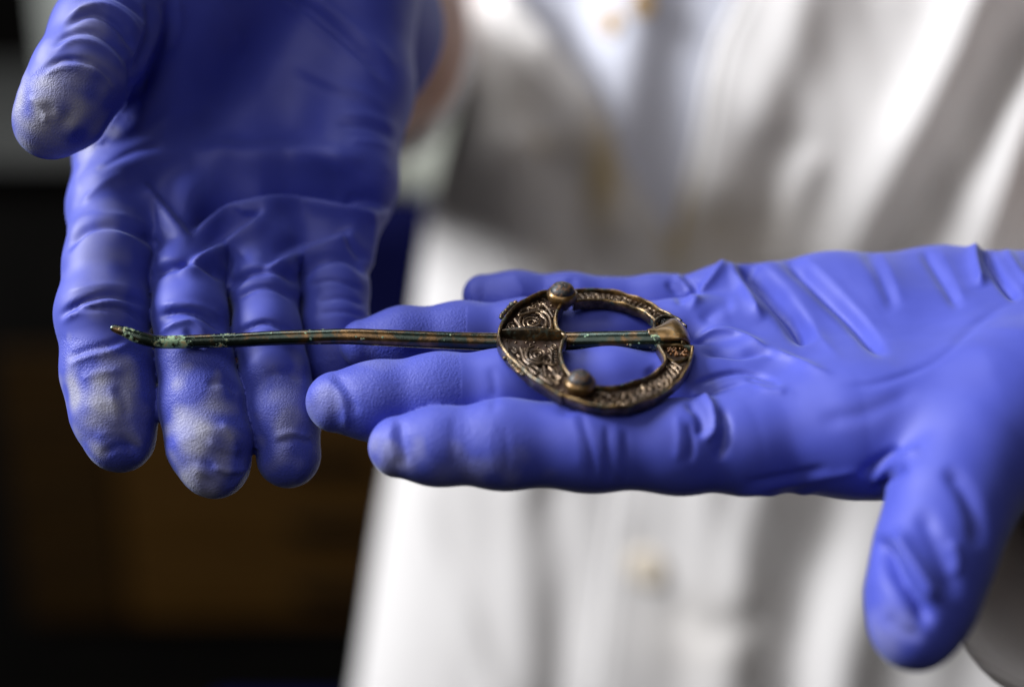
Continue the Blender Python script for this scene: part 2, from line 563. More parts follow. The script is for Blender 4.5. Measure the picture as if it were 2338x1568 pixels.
# ------------------------------------------------------------------ setting: a dim room behind
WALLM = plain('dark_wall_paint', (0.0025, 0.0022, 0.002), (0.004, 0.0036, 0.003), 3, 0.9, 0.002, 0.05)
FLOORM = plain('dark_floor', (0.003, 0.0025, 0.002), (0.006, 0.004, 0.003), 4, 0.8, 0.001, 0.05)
def quad_box(mb, x0, x1, y0, y1, z0, z1):
    v = [(x, y, z) for x in (x0, x1) for y in (y0, y1) for z in (z0, z1)]
    f = [(0, 1, 3, 2), (4, 6, 7, 5), (0, 4, 5, 1), (2, 3, 7, 6), (0, 2, 6, 4), (1, 5, 7, 3)]
    mb.add(v, f)
def box(name, mat, parent, *a, bevel=0.004):
    mb = MB(); quad_box(mb, *a)
    o = mb.build(name, mat, parent, smooth=False, world=True)
    md = o.modifiers.new('edge', 'BEVEL'); md.width = bevel; md.segments = 2
    return o
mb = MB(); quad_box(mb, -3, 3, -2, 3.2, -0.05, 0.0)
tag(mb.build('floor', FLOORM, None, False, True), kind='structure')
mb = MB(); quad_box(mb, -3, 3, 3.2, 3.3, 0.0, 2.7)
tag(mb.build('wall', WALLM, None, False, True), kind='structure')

# ------------------------------------------------------------------ workbench behind, to the left
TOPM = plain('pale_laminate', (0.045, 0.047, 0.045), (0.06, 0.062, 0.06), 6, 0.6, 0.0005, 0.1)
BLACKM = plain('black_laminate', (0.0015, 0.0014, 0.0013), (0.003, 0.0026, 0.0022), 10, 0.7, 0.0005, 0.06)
def wood_material():
    m, nt, b = new_mat('brown_wood')
    co = coords(nt)
    mp = nt.nodes.new('ShaderNodeMapping'); mp.inputs['Scale'].default_value = (2, 2, 22)
    nt.links.new(co, mp.inputs[0])
    n = noise(nt, mp.outputs[0], 3, 6, 0.6, 0.6)
    nt.links.new(ramp(nt, n, [(0.3, (0.026, 0.012, 0.0022)), (0.7, (0.045, 0.022, 0.0045))]).outputs[0], b.inputs['Base Color'])
    b.inputs['Roughness'].default_value = 0.6
    b.inputs['Specular IOR Level'].default_value = 0.06
    bump(nt, b, n, 0.2, 0.001)
    return m
WOOD = wood_material()
SHADEDWOOD = plain('shaded_wood', (0.010, 0.005, 0.0012), (0.018, 0.009, 0.002), 12, 0.6, 0.0005, 0.06)  # darker copy of the wood: the left column's fade into shade, put into colour
bench = tag(empty('workbench', (-0.5, 1.9, 0)), 'dark workbench with brown wooden drawers in the dim background on the left', 'workbench')
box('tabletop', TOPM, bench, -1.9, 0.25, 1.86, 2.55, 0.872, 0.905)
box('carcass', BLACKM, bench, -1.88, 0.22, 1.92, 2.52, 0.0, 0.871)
for i in range(4):
    box('drawer', SHADEDWOOD, bench, -0.74, -0.585, 1.895, 1.919, 0.16 + i * 0.11, 0.266 + i * 0.11)
    dr = box('drawer', WOOD, bench, -0.58, 0.14, 1.895, 1.919, 0.16 + i * 0.11, 0.266 + i * 0.11)
    box('handle', BLACKM, dr, -0.33, -0.21, 1.875, 1.895, 0.21 + i * 0.11, 0.22 + i * 0.11, bevel=0.003)
CARD = plain('pale_card', (0.24, 0.26, 0.24), (0.30, 0.32, 0.30), 8, 0.7)
sb = tag(empty('storage_box', (-0.51, 2.12, 0.906)), 'pale storage box standing on the bench behind the thumb', 'box')
box('carton', CARD, sb, -0.66, -0.36, 2.02, 2.22, 0.906, 1.22)
box('lid', CARD, sb, -0.665, -0.355, 2.015, 2.225, 1.222, 1.26)
LINEN = plain('pale_linen', (0.30, 0.32, 0.28), (0.38, 0.40, 0.35), 20, 0.9)
mb = MB()
xs = np.linspace(-0.26, 0.16, 40); prof = [(2.3, 0.908), (2.1, 0.909), (1.9, 0.909), (1.862, 0.908), (1.850, 0.900), (1.846, 0.88), (1.846, 0.86), (1.846, 0.835)]
vs = []
for j, (py, pz) in enumerate(prof):
    for x in xs: vs.append((x, py - (max(0, 0.9 - pz) * 0.25) * (1 + math.sin(x * 60)) , pz + 0.001 * (1 + math.sin(x * 40 + j)) + (0.004 * math.sin(x * 31) if j == 7 else 0)))
mb.add(vs, [(j * 40 + i, j * 40 + i + 1, (j + 1) * 40 + i + 1, (j + 1) * 40 + i) for j in range(len(prof) - 1) for i in range(39)])
cl = mb.build('cloth', LINEN, None, True, True)
md = cl.modifiers.new('thickness', 'SOLIDIFY'); md.thickness = 0.002; md.offset = 1
tag(cl, 'pale cloth hanging over the bench edge between the glove and the coat', 'cloth')
NAVY = plain('navy_fabric', (0.001, 0.0015, 0.022), (0.002, 0.003, 0.035), 60, 0.8, 0.0005, 0.05)
ch = tag(empty('office_chair', (-0.1, 1.2, 0)), 'dark navy chair in the gap between the blue gloves and the coat', 'chair')
def cbox(name, mat, x0, x1, y0, y1, d0, d1, bev):
    a = to_world(P(x0, y0, d0))[0]; b = to_world(P(x1, y1, d0))[0]
    return box(name, mat, ch, a[0], b[0], a[1], a[1] + d1 / 100, b[2], a[2], bevel=bev)
bk = cbox('backrest', NAVY, 520, 1480, 470, 960, 88, 6, 0.025)
y_ = to_world(P(1000, 700, 88))[0][1]
box('spine', BLACKM, ch, -0.10, -0.04, y_ + 0.07, y_ + 0.10, 0.42, 0.80)
box('seat', NAVY, ch, -0.30, 0.16, y_ - 0.40, y_ + 0.06, 0.44, 0.50, bevel=0.02)
box('column', BLACKM, ch, -0.10, -0.04, y_ - 0.2, y_ - 0.14, 0.06, 0.44)
for i in range(5):
    a = 2 * math.pi * i / 5
    mb = MB(); q = np.array([-0.07, y_ - 0.17, 0.05])
    quad_box(mb, 0.0, 0.30, -0.025, 0.025, -0.015, 0.015)
    mb.v = [np.array([v[0] * math.cos(a) - v[1] * math.sin(a), v[0] * math.sin(a) + v[1] * math.cos(a), v[2]]) + q for v in mb.v]
    mb.build('leg', BLACKM, ch, False, True)

# ------------------------------------------------------------------ the person
person = tag(empty('person', (0.12, 0.86, 0.0)), 'person in a white lab coat and blue gloves holding out an old brooch', 'person')

# body: torso and both arms, one skin
body = Shape()
body.chain([(1560, -420, 55, 400), (1600, 400, 62, 400), (1640, 1500, 72, 400), (1640, 2100, 78, 400)], 3, 3)
body.chain([(735, 10, 8.6, 190), (812, 80, 15, 236), (822, 95, 21, 228), (800, 160, 42, 190)], 1, 2)
body.chain([(800, 160, 42, 190), (1180, -300, 54, 190)], 1, 3)
body.chain([(2480, 860, 2.8, 250), (2700, 930, 16, 240), (2750, 960, 42, 190)], 1, 2)
body.chain([(2750, 960, 42, 190), (2000, -300, 56, 190)], 1, 3)
bv, bf = surface(body, 0.5)
mesh_c('body', bv, bf, SKIN, person)

# ---- gloves
def glove(name, shape, strokes, dents, dust, grain, cut, seed, label, h=0.05, drift=0.005):
    v, f = surface(shape, h)
    n, _ = grad(shape, v)
    v = v + n * (waves(2.4, seed=seed)(v) * drift)[:, None]
    v = v + n * (waves(0.9, seed=seed + 1)(v) * drift * 0.35)[:, None]
    d = crease(v, n, strokes)
    px = to_px(v); vis = near_side(v, n)
    for x, y, rx, ry, ang, amt in dents:
        c, s = math.cos(math.radians(ang)), math.sin(math.radians(ang))
        q = px - np.array([x, y])
        a = (q[:, 0] * c + q[:, 1] * s) / rx; b = (-q[:, 0] * s + q[:, 1] * c) / ry
        d += 0.85 * amt * np.exp(-(a * a + b * b)) * vis
    d = smooth_vec(d, f, 1)
    v = v + n * d[:, None]
    v = smooth_vec(v, f, 1)
    du = np.zeros(len(v)); gr = np.zeros(len(v))
    wob = waves(0.8, seed=seed + 5)(v) * 0.25
    for x, y, rx, ry, amt in dust:
        q = (px - np.array([x, y])) / np.array([rx, ry])
        du = np.maximum(du, amt * np.clip(1.15 - np.sqrt((q ** 2).sum(1)) + wob, 0, 1) * np.clip(facing(v, n) + 0.6, 0, 1))
    for poly, soft in grain:        # fingertip areas with the moulded pebble texture
        poly = np.array(poly, float)
        gr = np.maximum(gr, np.clip(inside(px, poly) / soft, 0, 1))
    if cut is not None:
        keep = cut(v)
        fk = keep[f].all(1); f = f[fk]
        used = np.unique(f); re = -np.ones(len(v), int); re[used] = np.arange(len(used))
        f = re[f]; v = v[used]; du = du[used]; gr = gr[used]
    o = mesh_c(name, v, f, GLOVE, person)
    for nm, arr in (('dust', du), ('grain', gr)):
        a = o.data.attributes.new(nm, 'FLOAT', 'POINT'); a.data.foreach_set('value', arr.astype(np.float32))
    o['label'] = label
    return o
def inside(px, poly):
    """signed distance (inside positive) to a polygon"""
    d, _, _ = dist_poly(px, np.vstack([poly, poly[:1]]))
    c = np.zeros(len(px), bool); j = len(poly) - 1
    for i in range(len(poly)):
        xi, yi = poly[i]; xj, yj = poly[j]
        m = ((yi > px[:, 1]) != (yj > px[:, 1])) & (px[:, 0] < (xj - xi) * (px[:, 1] - yi) / (yj - yi + 1e-9) + xi)
        c ^= m; j = i
    return np.where(c, d, -d)

# the hand on the left of the picture: palm to the camera, fingers down
LH = Shape()
# palm
LH.chain([(560, -190, 6.6, 200), (300, 330, 4.6, 118), (262, 470, 3.2, 104)], 0.5, 0.3)
LH.chain([(620, -190, 7.6, 220), (440, 330, 5.6, 125), (432, 545, 3.0, 92)], 0.5, 0.9)
LH.chain([(700, -190, 8.0, 220), (590, 330, 5.8, 125), (598, 570, 3.1, 88)], 0.5, 0.9)
LH.chain([(770, -190, 8.2, 210), (800, 200, 6.2, 140), (785, 420, 4.8, 116), (765, 575, 3.7, 82)], 0.5, 0.9)
LH.chain([(520, -140, 6.0, 230), (400, 60, 4.6, 165), (330, 300, 4.2, 115)], 0.5, 0.9)
# thumb
LH.chain([(420, -60, 4.4, 150), (290, -10, 3.1, 125), (232, 85, 1.9, 112), (185, 175, 1.25, 106), (140, 252, 1.0, 98), (108, 288, 0.95, 74)], 0.3, 0.5)
# fingers
LH.chain([(262, 470, 3.2, 99), (246, 600, 1.8, 93), (234, 715, 1.1, 99), (248, 850, 0.75, 100), (262, 940, 0.45, 93), (275, 1000, 0.3, 78)], 0.35, 0.2, True)
LH.chain([(432, 545, 3.2, 87), (432, 640, 2.0, 82), (434, 720, 1.25, 79), (445, 815, 0.95, 80), (462, 925, 0.6, 93), (480, 1015, 0.25, 92), (492, 1062, 0.1, 76)], 0.35, 0.2, True)
LH.chain([(598, 570, 3.3, 81), (604, 660, 2.2, 73), (610, 760, 1.5, 72), (627, 850, 1.2, 72), (647, 945, 0.9, 78), (659, 1038, 0.7, 75)], 0.35, 0.2, True)
LH.chain([(765, 575, 3.8, 79), (764, 660, 3.0, 75), (765, 745, 2.5, 73), (773, 830, 2.3, 68), (790, 900, 2.2, 54)], 0.35, 0.2, True)
G = -1
lh_strokes = [
    ([(180, 420), (250, 395), (330, 372), (440, 350), (570, 345)], 30, 0.12), ([(430, 360), (570, 352), (720, 355), (850, 375)], 30, 0.26),
    ([(425, 552), (470, 505), (524, 476), (633, 454), (720, 459), (808, 476), (915, 492)], 9, 0.24, 'lip', 1.0),
    ([(480, 415), (600, 398), (720, 398), (860, 425)], 30, -0.16),
    ([(320, 415), (380, 480), (442, 552)], 8, 0.16, 'lip', 0.14),
    ([(400, 632), (450, 590), (502, 563), (560, 525), (594, 500), (600, 484), (581, 470)], 8, 0.20, 'lip', 0.20),
    ([(590, 625), (650, 592), (699, 572), (760, 548), (825, 525)], 9, 0.18, 'lip', 0.22),
    ([(820, 470), (850, 510), (845, 580), (835, 640)], 12, 0.10),
    ([(780, 520), (800, 560), (838, 600)], 8, -0.10),
    # finger roots
    ([(140, 590), (170, 545), (205, 520), (262, 513), (323, 535), (380, 580)], 9, -0.15),
    ([(140, 560), (190, 500), (262, 492), (330, 512), (390, 560)], 12, 0.06),
    ([(335, 650), (375, 612), (430, 600), (480, 612), (530, 650)], 10, -0.20),
    ([(510, 665), (560, 625), (605, 617), (650, 625), (695, 655)], 9, -0.18),
    ([(530, 690), (580, 660), (630, 660), (680, 690)], 7, -0.08),
    ([(680, 640), (720, 600), (770, 588), (810, 598), (850, 640)], 9, -0.17),
    ([(700, 655), (760, 640), (835, 665)], 6, -0.05), ([(720, 690), (780, 680), (840, 700)], 6, -0.05), ([(720, 715), (790, 712), (845, 728)], 5, -0.04),
    # wrist side folds
    ([(640, -20), (700, 20), (764, 70), (852, 144), (905, 195)], 13, -0.15),
    ([(610, -20), (690, 30), (750, 82), (830, 150), (890, 205)], 11, 0.09),
    ([(690, -30), (780, 40), (860, 105), (915, 160)], 12, 0.10),
    ([(650, 130), (740, 180), (830, 210), (900, 260)], 12, 0.05), ([(640, 160), (740, 205), (830, 235), (895, 280)], 9, -0.02),
    ([(760, 255), (850, 265), (915, 300)], 9, 0.05), ([(760, 280), (850, 290), (910, 320)], 8, -0.05), ([(790, 320), (860, 325), (910, 345)], 8, 0.04),
    ([(480, -20), (540, 60), (560, 130)], 14, 0.03),
    ([(190, 330), (250, 330), (330, 300), (400, 250)], 16, -0.04),
    ([(220, 400), (300, 350), (380, 330)], 8, -0.05), ([(180, 470), (240, 420), (300, 400)], 10, 0.05),
    # thumb wrinkles
    ([(140, 75), (170, 45), (215, 32), (265, 58), (300, 100), (318, 135)], 8, -0.13),
    ([(150, 50), (190, 18), (240, 12), (290, 40), (330, 90)], 8, 0.09),
    ([(120, 110), (160, 78), (215, 75), (270, 112), (305, 165)], 7, -0.09),
    ([(120, 125), (165, 95), (215, 98), (260, 130), (295, 180)], 7, 0.07),
    ([(90, 165), (140, 138), (195, 140), (240, 165), (275, 205)], 6, -0.09),
    ([(92, 180), (140, 155), (195, 155), (235, 178)], 6, 0.06),
    ([(200, 140), (230, 170), (260, 215)], 5, 0.06),
    ([(180, 0), (240, -15), (310, 20), (345, 60)], 7, -0.10),
    ([(330, 0), (345, 50), (330, 110), (300, 180)], 7, -0.10), ([(352, 0), (365, 55), (345, 120), (305, 205)], 7, 0.08),
    ([(378, -10), (385, 60), (355, 140), (312, 230)], 9, -0.13), ([(402, -20), (412, 60), (380, 140)], 11, 0.05),
    ([(295, 130), (302, 180), (298, 230)], 6, -0.08),
    ([(60, 225), (85, 235), (105, 265), (100, 285)], 7, 0.07),
    # index
    ([(128, 730), (177, 694), (240, 674), (294, 681), (340, 705)], 7, -0.13),
    ([(135, 742), (177, 712), (240, 690), (281, 694), (300, 700)], 6, 0.08),
    ([(150, 715), (210, 703), (260, 704), (300, 715), (335, 745)], 5, -0.10),
    ([(140, 670), (240, 650), (335, 668)], 10, 0.04),
    ([(150, 838), (198, 815), (252, 803), (300, 783)], 7, 0.08), ([(150, 820), (198, 800), (252, 786), (300, 768)], 8, -0.07),
    ([(262, 880), (285, 915), (292, 960)], 11, -0.06), ([(250, 880), (262, 930), (270, 980)], 10, 0.03),
    # middle
    ([(352, 725), (407, 713), (461, 722), (515, 760)], 7, -0.14),
    ([(358, 770), (390, 745), (430, 732), (455, 745), (480, 775)], 7, 0.10), ([(420, 750), (440, 768), (470, 795)], 7, -0.10),
    ([(350, 700), (407, 693), (461, 700), (515, 730)], 8, 0.05),
    ([(470, 880), (510, 870), (545, 900)], 8, -0.06),
    ([(480, 1065), (520, 1075), (570, 1070)], 7, 0.08),
    ([(440, 1060), (475, 1090), (505, 1125)], 8, 0.035), ([(455, 1045), (495, 1075), (530, 1115)], 9, -0.04), ([(500, 960), (530, 1000), (545, 1050)], 9, 0.06), ([(470, 1000), (505, 1025), (560, 1030)], 7, 0.05),
    ([(215, 1000), (255, 985), (285, 1000)], 8, 0.03), ([(230, 1040), (270, 1020), (320, 1025)], 8, -0.05), ([(300, 960), (320, 1000), (330, 1040)], 8, 0.04), ([(180, 870), (230, 850), (290, 850)], 8, 0.04),
    # ring
    ([(535, 765), (575, 745), (616, 738), (676, 768)], 6, -0.10), ([(535, 785), (580, 765), (630, 758), (680, 785)], 7, 0.05),
    ([(600, 860), (650, 850), (700, 872)], 8, -0.05), ([(622, 1000), (670, 988), (715, 1002)], 6, 0.06), ([(622, 1015), (670, 1003), (715, 1016)], 6, -0.05),
]
lh_dents = [(293, 1012, 34, 13, 40, -0.14), (330, 1040, 30, 12, -50, 0.05), (527, 1038, 34, 20, 10, -0.12), (478, 1100, 24, 12, 45, -0.10), (545, 1095, 25, 8, -55, 0.06),
            (675, 1045, 30, 25, 0, -0.06), (590, 1035, 14, 30, 15, -0.06), (150, 275, 30, 18, -50, -0.10), (110, 250, 20, 14, 0, -0.07), (165, 300, 10, 30, 20, 0.04),
            (190, 165, 40, 12, 20, 0.05), (270, 840, 60, 14, -20, 0.03),
            (610, 200, 240, 170, 0, -0.22)]
lh_dust = [(232, 920, 88, 118, 0.95), (455, 1035, 70, 150, 1.0), (650, 960, 50, 120, 0.5), (110, 270, 130, 120, 0.95), (170, 170, 90, 80, 0.6), (200, 60, 70, 60, 0.35), (235, 600, 70, 160, 0.28)]
lh_grain = [([(120, 760), (200, 770), (340, 790), (380, 1100), (200, 1100)], 10), ([(350, 800), (520, 800), (600, 1170), (380, 1170)], 8),
            ([(540, 830), (700, 830), (760, 1150), (570, 1150)], 10), ([(690, 800), (850, 800), (850, 960), (690, 960)], 12),
            ([(0, 200), (90, 150), (190, 140), (280, 190), (310, 280), (180, 380), (0, 380)], 12)]
glove('glove', LH, lh_strokes, lh_dents, lh_dust, lh_grain, lambda v: v[:, 1] + 0.55 * v[:, 2] * 0 < P(0, -330, 7)[1], 3,
      'blue glove with palm to the camera and fingers pointing down')

# the hand on the right: palm up, fingers to the left
RH = Shape()
RH.chain([(2560, 880, 1.2, 215), (2000, 950, -0.6, 160), (1700, 1015, -1.2, 112)], 0.5, 0.3)
RH.chain([(2560, 840, 1.8, 215), (2000, 870, 0.9, 150), (1650, 905, 0.45, 105)], 0.5, 0.9)
RH.chain([(2560, 800, 2.6, 205), (2000, 780, 2.3, 150), (1650, 785, 2.0, 98)], 0.5, 0.9)
RH.chain([(2560, 765, 3.4, 185), (2150, 710, 3.6, 140), (1900, 705, 3.4, 122), (1650, 690, 3.4, 84)], 0.5, 0.9)
RH.chain([(2560, 900, 0.2, 220), (2240, 960, -1.6, 175), (1960, 990, -1.4, 135)], 0.5, 0.9)
# thumb
RH.chain([(2360, 930, -1.4, 190), (2220, 1040, -2.5, 150), (2170, 1150, -3.3, 130), (2130, 1270, -3.9, 124), (2100, 1380, -4.3, 112), (2085, 1440, -4.5, 90)], 0.5, 0.5)
# fingers
RH.chain([(1720, 1015, -1.2, 108), (1550, 1020, -1.3, 102), (1350, 1016, -1.3, 100), (1150, 1014, -1.25, 97), (1000, 1018, -1.2, 84), (910, 1020, -1.15, 70)], 0.4, 0.2, True)
RH.chain([(1680, 898, 0.45, 102), (1560, 895, 0.4, 98), (1400, 893, 0.3, 97), (1150, 901, 0.2, 98), (1000, 908, 0.1, 96), (860, 916, 0.0, 86), (768, 918, -0.05, 70)], 0.4, 0.2, True)
RH.chain([(1680, 782, 2.2, 90), (1560, 768, 2.15, 80), (1400, 768, 2.1, 82), (1200, 770, 2.05, 82), (1050, 774, 1.95, 80), (920, 776, 1.75, 70), (830, 785, 1.65, 56)], 0.4, 0.2, True)
RH.chain([(1680, 695, 3.4, 80), (1500, 695, 3.4, 62), (1300, 690, 3.4, 60), (1180, 682, 3.4, 58), (1105, 675, 3.4, 50)], 0.4, 0.2, True)
rh_strokes = [
    # big folds running down the palm
    ([(1668, 575), (1700, 605), (1742, 645), (1798, 706), (1850, 792)], 22, -0.50),
    ([(1700, 575), (1760, 620), (1820, 690), (1880, 775), (1930, 820)], 17, 0.07),
    ([(1665, 580), (1685, 630), (1712, 680), (1745, 735)], 14, 0.18),
    ([(1570, 715), (1610, 660), (1640, 620), (1668, 580)], 11, 0.16),
    ([(1600, 740), (1640, 700), (1680, 690)], 16, -0.08),
    ([(1770, 575), (1830, 620), (1895, 678), (1960, 735), (2030, 800)], 16, -0.27),
    ([(1820, 575), (1880, 622), (1950, 690), (2020, 760)], 15, 0.04),
    ([(1965, 560), (2000, 605), (2025, 655), (2050, 705)], 16, -0.08), ([(2000, 560), (2035, 620), (2060, 690)], 14, 0.03),
    ([(2100, 560), (2135, 615), (2170, 670), (2195, 710)], 12, -0.09), ([(2140, 560), (2175, 625), (2205, 690)], 13, 0.03),
    ([(2222, 550), (2228, 600), (2245, 660)], 13, 0.20), ([(2240, 560), (2265, 605), (2295, 650), (2330, 690)], 11, -0.22),
    ([(2290, 560), (2320, 610), (2360, 660)], 12, 0.10),
    ([(1900, 880), (2010, 870), (2130, 810), (2240, 730), (2330, 680)], 10, -0.05),
    ([(1860, 960), (1980, 940), (2100, 880)], 20, -0.05),
    # by the finger roots
    ([(1535, 625), (1560, 645), (1574, 668), (1580, 700)], 6, 0.10), ([(1550, 625), (1585, 650), (1600, 690)], 8, -0.12), ([(1520, 640), (1545, 670), (1560, 700)], 8, -0.08),
    ([(1570, 800), (1600, 772), (1640, 757), (1689, 768), (1742, 795), (1830, 832), (1910, 858)], 11, 0.17),
    ([(1590, 805), (1640, 800), (1690, 806), (1745, 803), (1790, 822)], 11, -0.17),
    ([(1575, 885), (1620, 865), (1665, 853), (1711, 853), (1790, 878)], 6, -0.09), ([(1600, 905), (1680, 875), (1750, 880), (1830, 905)], 14, 0.05),
    ([(1720, 880), (1760, 895), (1800, 897)], 6, 0.05), ([(1700, 865), (1745, 878), (1790, 880)], 5, -0.05),
    ([(1575, 900), (1610, 912), (1629, 945), (1628, 985), (1600, 1010)], 8, 0.17),
    ([(1560, 915), (1592, 940), (1602, 975), (1588, 1000)], 9, -0.10), ([(1640, 930), (1655, 970), (1650, 1020), (1630, 1050)], 11, -0.12),
    ([(1570, 960), (1580, 1010), (1572, 1060)], 7, -0.06), ([(1545, 940), (1550, 1000), (1545, 1060)], 8, 0.04),
    # index joints
    ([(1320, 925), (1338, 985), (1352, 1044), (1356, 1110)], 8, -0.035), ([(1300, 930), (1318, 1000), (1325, 1080)], 9, 0.015), ([(1385, 960), (1388, 1030), (1392, 1110)], 7, -0.04), ([(1405, 950), (1412, 1020), (1412, 1110)], 7, 0.02), ([(1430, 970), (1430, 1060), (1435, 1110)], 7, -0.02),
    ([(1150, 960), (1158, 1040), (1150, 1110)], 9, -0.015), ([(1130, 940), (1120, 1010), (1130, 1090)], 10, 0.012), ([(1040, 940), (1032, 1000), (1040, 1080)], 10, -0.015), ([(920, 950), (915, 1000), (930, 1070)], 9, -0.05), ([(900, 950), (892, 1000), (905, 1060)], 9, 0.04),
    ([(1700, 1120), (1800, 1105), (1900, 1085), (1990, 1070)], 10, 0.05), ([(1690, 1105), (1800, 1085), (1900, 1065)], 9, -0.05),
    ([(1660, 1130), (1720, 1122), (1800, 1128), (1880, 1115)], 8, 0.07),
    ([(1980, 1110), (2020, 1075), (2060, 1045), (2110, 1020)], 12, 0.10), ([(1990, 1125), (2030, 1090), (2075, 1062)], 9, -0.16), ([(1960, 1090), (2010, 1050), (2060, 1020)], 10, -0.10),
    # middle and ring
    ([(735, 860), (770, 890), (790, 940), (785, 985)], 10, 0.06), ([(760, 850), (795, 890), (815, 950)], 11, -0.05),
    ([(1120, 830), (1130, 890), (1125, 950)], 10, -0.025), ([(1255, 830), (1262, 880), (1262, 930)], 7, -0.04),
    ([(1480, 835), (1500, 870), (1500, 920)], 14, -0.08),
    ([(1165, 620), (1190, 655), (1195, 690)], 10, 0.03), ([(1300, 630), (1310, 660), (1305, 690)], 10, -0.04),
    # thumb
    ([(1998, 1215), (2020, 1255), (2048, 1310), (2093, 1374), (2125, 1435)], 17, -0.30), ([(2040, 1200), (2070, 1260), (2105, 1320), (2140, 1385)], 19, 0.20),
    ([(2095, 1150), (2130, 1230), (2165, 1310), (2180, 1380)], 24, -0.12),
    ([(2150, 1060), (2200, 1120), (2230, 1190), (2235, 1260)], 18, -0.14), 
    ([(2170, 1230), (2185, 1275), (2180, 1320)], 10, 0.08),
    ([(2020, 1400), (2060, 1440), (2110, 1450)], 12, -0.06),
]
rh_dents = [(1294, 935, 18, 12, 0, -0.08), (1415, 870, 60, 25, 0, -0.05), (930, 1010, 40, 18, 60, -0.05), (1060, 985, 50, 30, 20, -0.03), (860, 1025, 12, 30, 0, -0.04), (720, 930, 22, 40, 20, -0.05), (2040, 770, 190, 80, 20, -0.28), (1390, 740, 70, 20, 0, 0.04), (1100, 660, 14, 30, 0, -0.04)]
rh_dust = [(900, 1055, 80, 45, 0.55), (850, 1020, 25, 40, 0.4), (730, 920, 60, 50, 0.30), (1060, 1070, 160, 45, 0.28), (2040, 1450, 60, 60, 0.35), (850, 820, 70, 26, 0.2)]
rh_grain = [([(680, 830), (1052, 790), (1056, 960), (860, 1020), (680, 1020)], 3), ([(760, 690), (1066, 670), (1066, 800), (760, 850)], 3), ([(1040, 600), (1250, 600), (1250, 700), (1040, 700)], 8),
            ([(820, 920), (1220, 900), (1220, 1130), (820, 1130)], 40)]
glove('glove', RH, rh_strokes, rh_dents, rh_dust, rh_grain, lambda v: v[:, 0] < P(2540, 800, 0)[0], 11,
      'blue glove with palm turned up, fingers pointing left under the brooch')

# ---- glove cuff on the left hand, coat sleeves
def lathe_axis(mb, a, b, prof, seg=48, wob=0.0, seed=0, squash=(1, 1), ref=(0, 1, 0)):
    """prof: (distance along the axis, radius), open tube with inner and outer walls"""
    a, b = np.asarray(a, float), np.asarray(b, float)
    t = (b - a) / np.linalg.norm(b - a)
    s = np.cross(t, np.array(ref, float)); s /= np.linalg.norm(s); u = np.cross(s, t)
    r = np.random.RandomState(seed); ph = r.uniform(0, 6.28, 6)
    vs = []; m = len(prof)
    for q, (l, rad) in enumerate(prof):
        for k in range(seg):
            an = 2 * math.pi * k / seg
            w = 1 + wob * (math.sin(3 * an + ph[0] + l * 0.35) + 0.6 * math.sin(5 * an + ph[1] - l * 0.5) + 0.4 * math.sin(9 * an + ph[2] + l * 0.8))
            vs.append(a + t * l + rad * w * (math.cos(an) * s * squash[0] + math.sin(an) * u * squash[1]))
    fs = [(i * seg + k, i * seg + (k + 1) % seg, (i + 1) * seg + (k + 1) % seg, (i + 1) * seg + k) for i in range(m - 1) for k in range(seg)]
    mb.add(vs, fs)
mb = MB()
lathe_axis(mb, P(700, -30, 6.4), P(748, 80, 10.4), [(0, 2.5), (0.8, 2.75), (1.6, 3.0), (2.4, 3.3), (3.0, 3.5), (3.15, 3.53), (3.2, 3.46), (3.05, 3.38), (2.4, 3.2), (1.2, 2.75)], 64, 0.012, 3)
cf = mb.build('cuff', GLOVE, [o for o in person.children if o.name == 'glove'][0])
mb = MB()
lathe_axis(mb, P(815, 85, 20.0), P(805, 150, 38.0), [(0.1, 3.95), (0.0, 4.05), (0.15, 4.15), (1.2, 4.2), (1.3, 4.15), (4, 4.6), (8, 4.8), (13, 5.0), (20, 5.3), (27, 5.6)], 64, 0.03, 5)
sl1 = mb.build('sleeve', COAT, person)
mb = MB()
lathe_axis(mb, P(2515, 1180, 2.6), P(2740, 1030, 38.0), [(9, 3.5), (2.0, 3.7), (0.6, 3.75), (0.0, 3.8), (-0.5, 3.95), (-0.75, 4.2), (-0.65, 4.5), (-0.2, 4.7), (0.6, 4.78), (1.6, 4.75), (1.8, 4.62), (4, 4.75), (8, 5.0), (16, 5.4), (24, 5.8), (32, 6.0)], 72, 0.035, 8)
sl2 = mb.build('sleeve', COAT, person)

